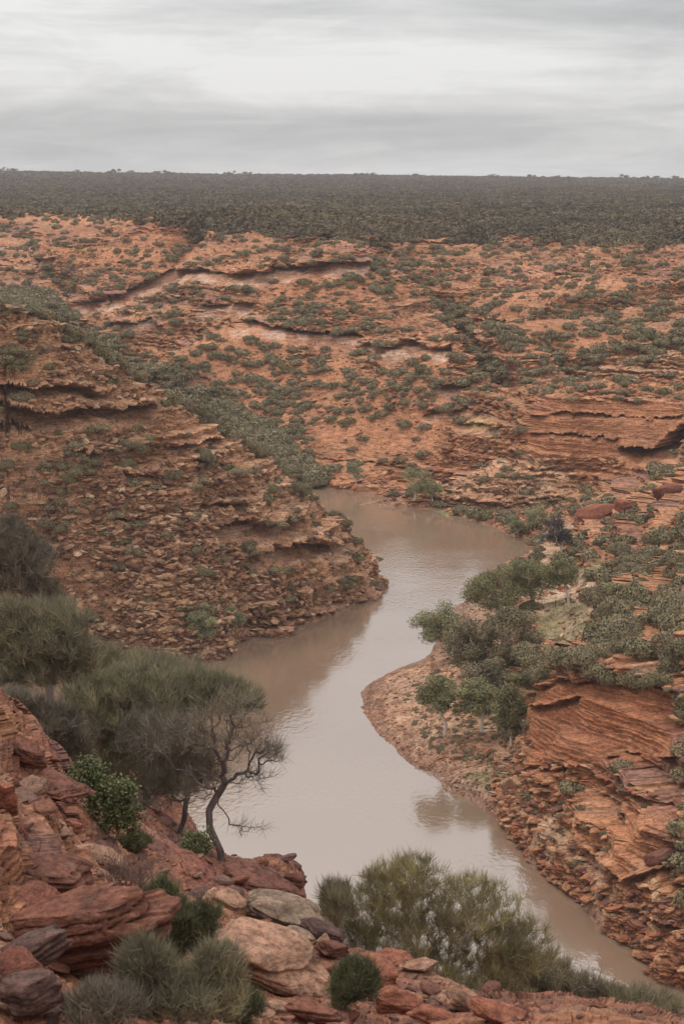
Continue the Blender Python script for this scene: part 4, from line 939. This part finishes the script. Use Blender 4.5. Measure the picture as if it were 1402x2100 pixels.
for px, w in [(14, 22), (30, 12), (155, 10), (228, 12), (240, 8), (266, 14), (322, 12), (340, 14), (352, 12), (470, 16), (508, 10), (735, 8), (758, 12), (850, 22), (1012, 24), (1090, 10), (1140, 12), (1170, 10), (1280, 12), (1320, 14), (1345, 10), (1385, 10)]:
    r = np.random.default_rng(px); D = 2850; x, y, _z = at_d(px, 355, D); gz = float(hxy(np.array([x]), np.array([y]))[0]); s = D / FPX
    o = root('skyline_tree', (x, y, gz - .5), 'tiny flat-topped tree standing out on the horizon of the scrub plain', 'tree', GUMS)
    H = s * r.uniform(6, 9); k_ = max(2, int(w / 4)); pc = np.c_[np.linspace(-w * s / 2.4, w * s / 2.4, k_) + r.normal(size=k_), r.normal(size=k_) * 2, H + r.normal(size=k_) * .7]
    sk = skeleton(px, (0, 0, 0), pc, [(0, 0, H * .35)], .3, .05, .1); wood('trunk', sk, .35, M_barkd, o, .5, 4, .1)
    n = 160; pk = r.integers(0, k_, n); P = pc[pk] + r.normal(size=(n, 3)) * np.array([w * s / k_ * .45, 1.5, .6]); mesh_np('crown', *quads(P, unit(r.normal(size=(n, 3))), 1.1, r), M_scrub, False, parent=o)
# ================================================================== near plants
def pxy(px, py, D): return np.array([float(c) for c in at_d(px, py, D)])
def broom(name, label, base, env, D, mat, ntip=300, nb=50, L=(.2, .4), W=.010, trunk=None, r0=.05, bk=M_barkb, updir=.5, spread=.55, cat='bush', seed=1, dz=.0, bias=.35, tipcurve=.15, group=None, bare=0, wig=.06, leafy=None, depth=.8, inner=.0):
    """a near plant. base: (px, py); env: list of (cx, cy, rx, ry, weight) in picture units at distance D"""
    g_ = at(base[0], min(base[1], 2092))
    if D < 34 and g_ is not None and g_.y < 60: D = math.hypot(g_.x, g_.y) * (1.0 if base[1] < 2095 else .97)
    r = np.random.default_rng(seed); b = pxy(base[0], base[1], D); gz = float(hxy(np.array([b[0]]), np.array([b[1]]))[0])
    b[2] = min(b[2], gz + .1) if b[2] - gz < 3 else gz
    if D < 34 and g_ is not None and g_.y < 60 and base[1] < 2095: b[:] = g_[:]
    s = D / FPX / math.cos(.33); T = []
    for cx, cy, rx, ry, wgt in env:
        c = pxy(cx, cy, D); m_ = int(ntip * wgt); q = unit(r.normal(size=(m_, 3))) * (r.uniform(inner, 1, (m_, 1)) ** .45)
        if cat == 'shrub': q *= (1 + .45 * vnoise(q[:, 0] * 2.2 + seed, q[:, 2] * 2.2 + 3 * seed, seed=seed))[:, None]; q[:, 0] += .18 * q[:, 2] * r.normal()
        q[:, 2] = np.where(q[:, 2] < -.45, -q[:, 2], q[:, 2]) if cat != 'shrub' else np.where(q[:, 2] < 0, q[:, 2] * 1.25, q[:, 2])
        T.append(c + q * np.array([rx * s, rx * s * depth, ry * s]))
    T = np.concatenate(T) - b; T[:, 2] = np.where((cat == 'shrub') & (T[:, 2] < .05), .05 + .1 * r.random(len(T)), T[:, 2]); T = T[T[:, 2] > .04]
    o = root(name, b, label, cat, group)
    tr = None if trunk is None else [pxy(x, y, D) + np.array([0, dd_, 0]) - b for x, y, dd_ in trunk]
    sk = skeleton(seed, (0, 0, -.15), T, tr, bias, wig, tipcurve)
    wood('stem' if cat != 'tree' else 'trunk', sk, r0, bk, o, .5, 6, .0035)
    pos, par, tips, c = sk
    if nb:
        n = len(tips) * nb; ti = np.repeat(tips, nb); pa = par[ti]; a = pos[pa]; t_ = pos[ti]; f = r.uniform(-.1, 1.1, (n, 1)); P = a + (t_ - a) * f + r.normal(size=(n, 3)) * .03
        ed = unit(t_ - a); dr = ed * .6 + np.array([0, 0, updir]) + r.normal(size=(n, 3)) * spread
        if leafy: Vv, F = quads(P + r.normal(size=P.shape) * leafy * 1.6, unit(r.normal(size=(n, 3)) + np.array([0, -.2, .5])), leafy, r, 1.8); F = [F]
        else: Vv, F = blades(P, dr, r.uniform(*L, n), np.full(n, W), r)
        mesh_np('foliage' if cat != 'tree' else 'crown', Vv, F, mat, False, parent=o)
    return o
broom('olive_bush', 'big olive-green feathery bush at the bottom centre in front of the river', (905, 2095), [(940, 1890, 140, 95, .42), (1055, 1960, 90, 85, .3), (690, 1900, 45, 60, .08), (850, 1960, 120, 90, .28), (790, 1850, 65, 75, .14), (850, 1800, 80, 40, .12), (930, 2020, 170, 60, .3), (740, 1960, 50, 70, .1)], 36, M_need, 700, 34, (.12, .30), .0075, r0=.04, seed=11, bk=M_barkd)
broom('bush', 'airy thin-twigged bush on the left side of the big olive bush', (790, 2070), [(770, 1880, 95, 95, 1.0)], 37, M_needg, 200, 20, (.10, .22), .007, r0=.04, seed=12, bk=M_barkb)
broom('bush', 'small narrow upright bush at the left foot of the big olive bush', (690, 1965), [(690, 1865, 38, 55, 1.0)], 35, M_needg, 80, 40, (.16, .32), .010, r0=.03, seed=13, updir=.9)
broom('gnarled_tree', 'gnarled dark tree with crooked trunk and sparse wind-swept crown above the river', (456, 1785), [(500, 1530, 85, 60, .3), (480, 1450, 60, 40, .2), (555, 1550, 36, 22, .16), (420, 1500, 60, 70, .2), (520, 1600, 50, 24, .08), (500, 1700, 50, 10, .04), (400, 1620, 40, 50, .1), (350, 1520, 60, 60, .15)], 38, M_needd, 400, 10, (.12, .42), .006, spread=.38,
      trunk=[(452, 1745, 0), (430, 1700, .05), (428, 1665, .1), (445, 1635, .1), (462, 1605, 0), (455, 1590, 0)], r0=.075, bk=M_barkd, cat='tree', seed=14, bias=.3, wig=.07, updir=.12, inner=0, depth=1.1)
broom('gnarled_tree', 'dark twiggy tree with several leaning stems left of the crooked tree', (352, 1742), [(370, 1570, 80, 90, .7), (320, 1520, 80, 60, .4), (420, 1580, 50, 60, .25), (330, 1640, 60, 50, .15)], 39, M_needd, 560, 12, (.14, .40), .0065, spread=.42, updir=.3,
      trunk=[(365, 1715, 0), (378, 1680, 0), (382, 1640, 0)], r0=.06, bk=M_barkd, cat='tree', seed=15, bias=.25, wig=.08)
broom('olive_bush', 'broad olive feathery bush left of the gnarled trees', (290, 1700), [(300, 1450, 140, 80, .5), (220, 1450, 100, 60, .3), (420, 1430, 90, 50, .3), (250, 1560, 130, 80, .4), (490, 1440, 50, 36, .12), (330, 1600, 90, 60, .2)], 41, M_needm, 700, 36, (.16, .34), .0095, r0=.09, seed=16, bk=M_barkd)
broom('bush', 'grey-green feathery bush reaching up behind the broad olive bush', (300, 1600), [(290, 1395, 110, 45, .7), (380, 1400, 50, 35, .2), (200, 1370, 60, 40, .3)], 46, M_needg, 480, 40, (.18, .38), .011, r0=.08, seed=17, bk=M_barkd)
broom('large_tree', 'large dark-trunked tree with grey-green feathery crown at the left edge', (165, 1540), [(90, 1310, 110, 70, .6), (30, 1380, 90, 60, .35), (150, 1370, 60, 50, .2), (10, 1290, 60, 60, .2)], 44, M_needg, 640, 38, (.18, .40), .010,
      trunk=[(160, 1500, 0), (152, 1455, 0), (146, 1410, .1), (135, 1380, .1)], r0=.19, bk=M_barkd, cat='tree', seed=18, bias=.25, wig=.07)
broom('large_tree', 'dull purplish-grey tree behind the large left tree, its crown at the left edge', (60, 1500), [(45, 1180, 75, 80, .6), (0, 1130, 60, 70, .4), (90, 1230, 40, 40, .15)], 54, M_needd, 460, 34, (.2, .42), .011, r0=.12, bk=M_barkd, cat='tree', seed=19, bias=.3)
broom('bush', 'dark low bush under the large left tree', (95, 1560), [(90, 1490, 70, 45, .7), (40, 1450, 60, 30, .3), (160, 1530, 50, 40, .3)], 40, M_needd, 300, 40, (.12, .3), .010, r0=.05, bk=M_barkd, seed=20)
broom('leafy_shrub', 'fresh green leafy shrub beside the dark hollow', (225, 1715), [(228, 1640, 48, 55, .8), (175, 1590, 35, 30, .25), (260, 1660, 24, 40, .2)], 33.5, M_green, 240, 26, leafy=.035, r0=.03, seed=21, cat='shrub')
broom('dry_shrub', 'bare brown twiggy shrub on the left rocks', (70, 1690), [(60, 1615, 62, 48, 1.0)], 25, M_dryt, 240, 8, (.06, .16), .006, r0=.02, seed=22, cat='shrub', bk=M_barkb)
broom('dry_shrub', 'bare pinkish twiggy shrub below the gnarled trees', (312, 1765), [(308, 1680, 42, 58, 1.0)], 33, M_dryt, 220, 8, (.06, .18), .006, r0=.018, seed=23, cat='shrub', bk=M_dryt, updir=.8)
broom('green_shrub', 'round green shrub at the foot of the crooked tree', (400, 1835), [(398, 1785, 62, 32, 1.0)], 31.5, M_greend, 200, 55, (.06, .14), .007, r0=.02, seed=24, cat='shrub')
broom('green_shrub', 'green shrub trailing down right of the round shrub by the crooked tree', (465, 1850), [(462, 1818, 42, 26, 1.0)], 31.5, M_greend, 130, 50, (.06, .13), .007, r0=.02, seed=25, cat='shrub')
broom('leafy_shrub', 'small leafy plant right behind the foot of the crooked tree', (400, 1760), [(402, 1728, 34, 26, 1.0)], 35, M_green, 110, 18, leafy=.03, r0=.015, seed=26, cat='shrub')
broom('green_shrub', 'small dark green tuft left of the crooked tree', (276, 1752), [(276, 1728, 26, 22, 1.0)], 30.5, M_greend, 90, 46, (.06, .13), .007, r0=.015, seed=27, cat='shrub')
broom('green_shrub', 'tall green shrub between the upright tan stone and the big tan boulder', (350, 1985), [(345, 1900, 55, 50, .7), (320, 1860, 30, 45, .3), (410, 1900, 35, 40, .25)], 26.5, M_greend, 300, 44, (.07, .18), .007, r0=.025, seed=28, cat='shrub')
broom('scrub_bush', 'grey-green wispy scrub bush at the bottom left of centre', (380, 2150), [(390, 2050, 120, 50, .7), (300, 1990, 60, 50, .3), (450, 1990, 50, 45, .2)], 21.5, M_needg, 420, 40, (.08, .2), .006, r0=.025, seed=29)
broom('scrub_bush', 'dull scrub bush at the bottom edge left of the grey-green scrub', (215, 2140), [(215, 2070, 80, 38, 1.0)], 19, M_needd, 240, 30, (.07, .17), .0055, r0=.02, seed=30)
broom('scrub_bush', 'dark scrub tuft at the bottom edge under the big tan boulder', (500, 2130), [(490, 2070, 50, 34, 1.0)], 21, M_greend, 160, 30, (.06, .14), .0055, r0=.02, seed=31)
broom('green_shrub', 'round dense green shrub left of the bright orange boulder', (725, 2075), [(725, 2008, 44, 42, 1.0)], 26, M_greend, 240, 52, (.06, .13), .0065, r0=.02, seed=32, cat='shrub')
broom('bush', 'grey-olive bush below the right end of the big olive bush', (1110, 2150), [(1110, 2025, 80, 60, .6), (1195, 2050, 55, 45, .35), (1030, 2010, 50, 50, .2)], 38, M_needg, 330, 46, (.14, .3), .010, r0=.05, seed=33, bk=M_barkd)
broom('bush', 'grey-olive bush at the bottom right edge above the brown water', (1290, 2170), [(1310, 2075, 95, 40, .6), (1240, 2065, 50, 40, .3)], 38, M_needg, 260, 46, (.14, .3), .010, r0=.05, seed=34, bk=M_barkd)
broom('dead_shrub', 'bare dead branches curving over the grey-olive bush', (1130, 2140), [(1150, 1985, 80, 26, .5), (1205, 2005, 55, 22, .5)], 36, M_dryt, 34, 3, (.1, .25), .006, r0=.018, seed=35, cat='shrub', bk=M_barkd, bias=.1, tipcurve=-.1, wig=.10)
broom('dry_shrub', 'thin grey twiggy shrub on top of the layered rocks', (255, 1850), [(250, 1790, 45, 40, .5), (300, 1800, 40, 50, .5)], 27, M_dryt, 160, 8, (.05, .14), .006, r0=.016, seed=36, cat='shrub', bk=M_barkb)
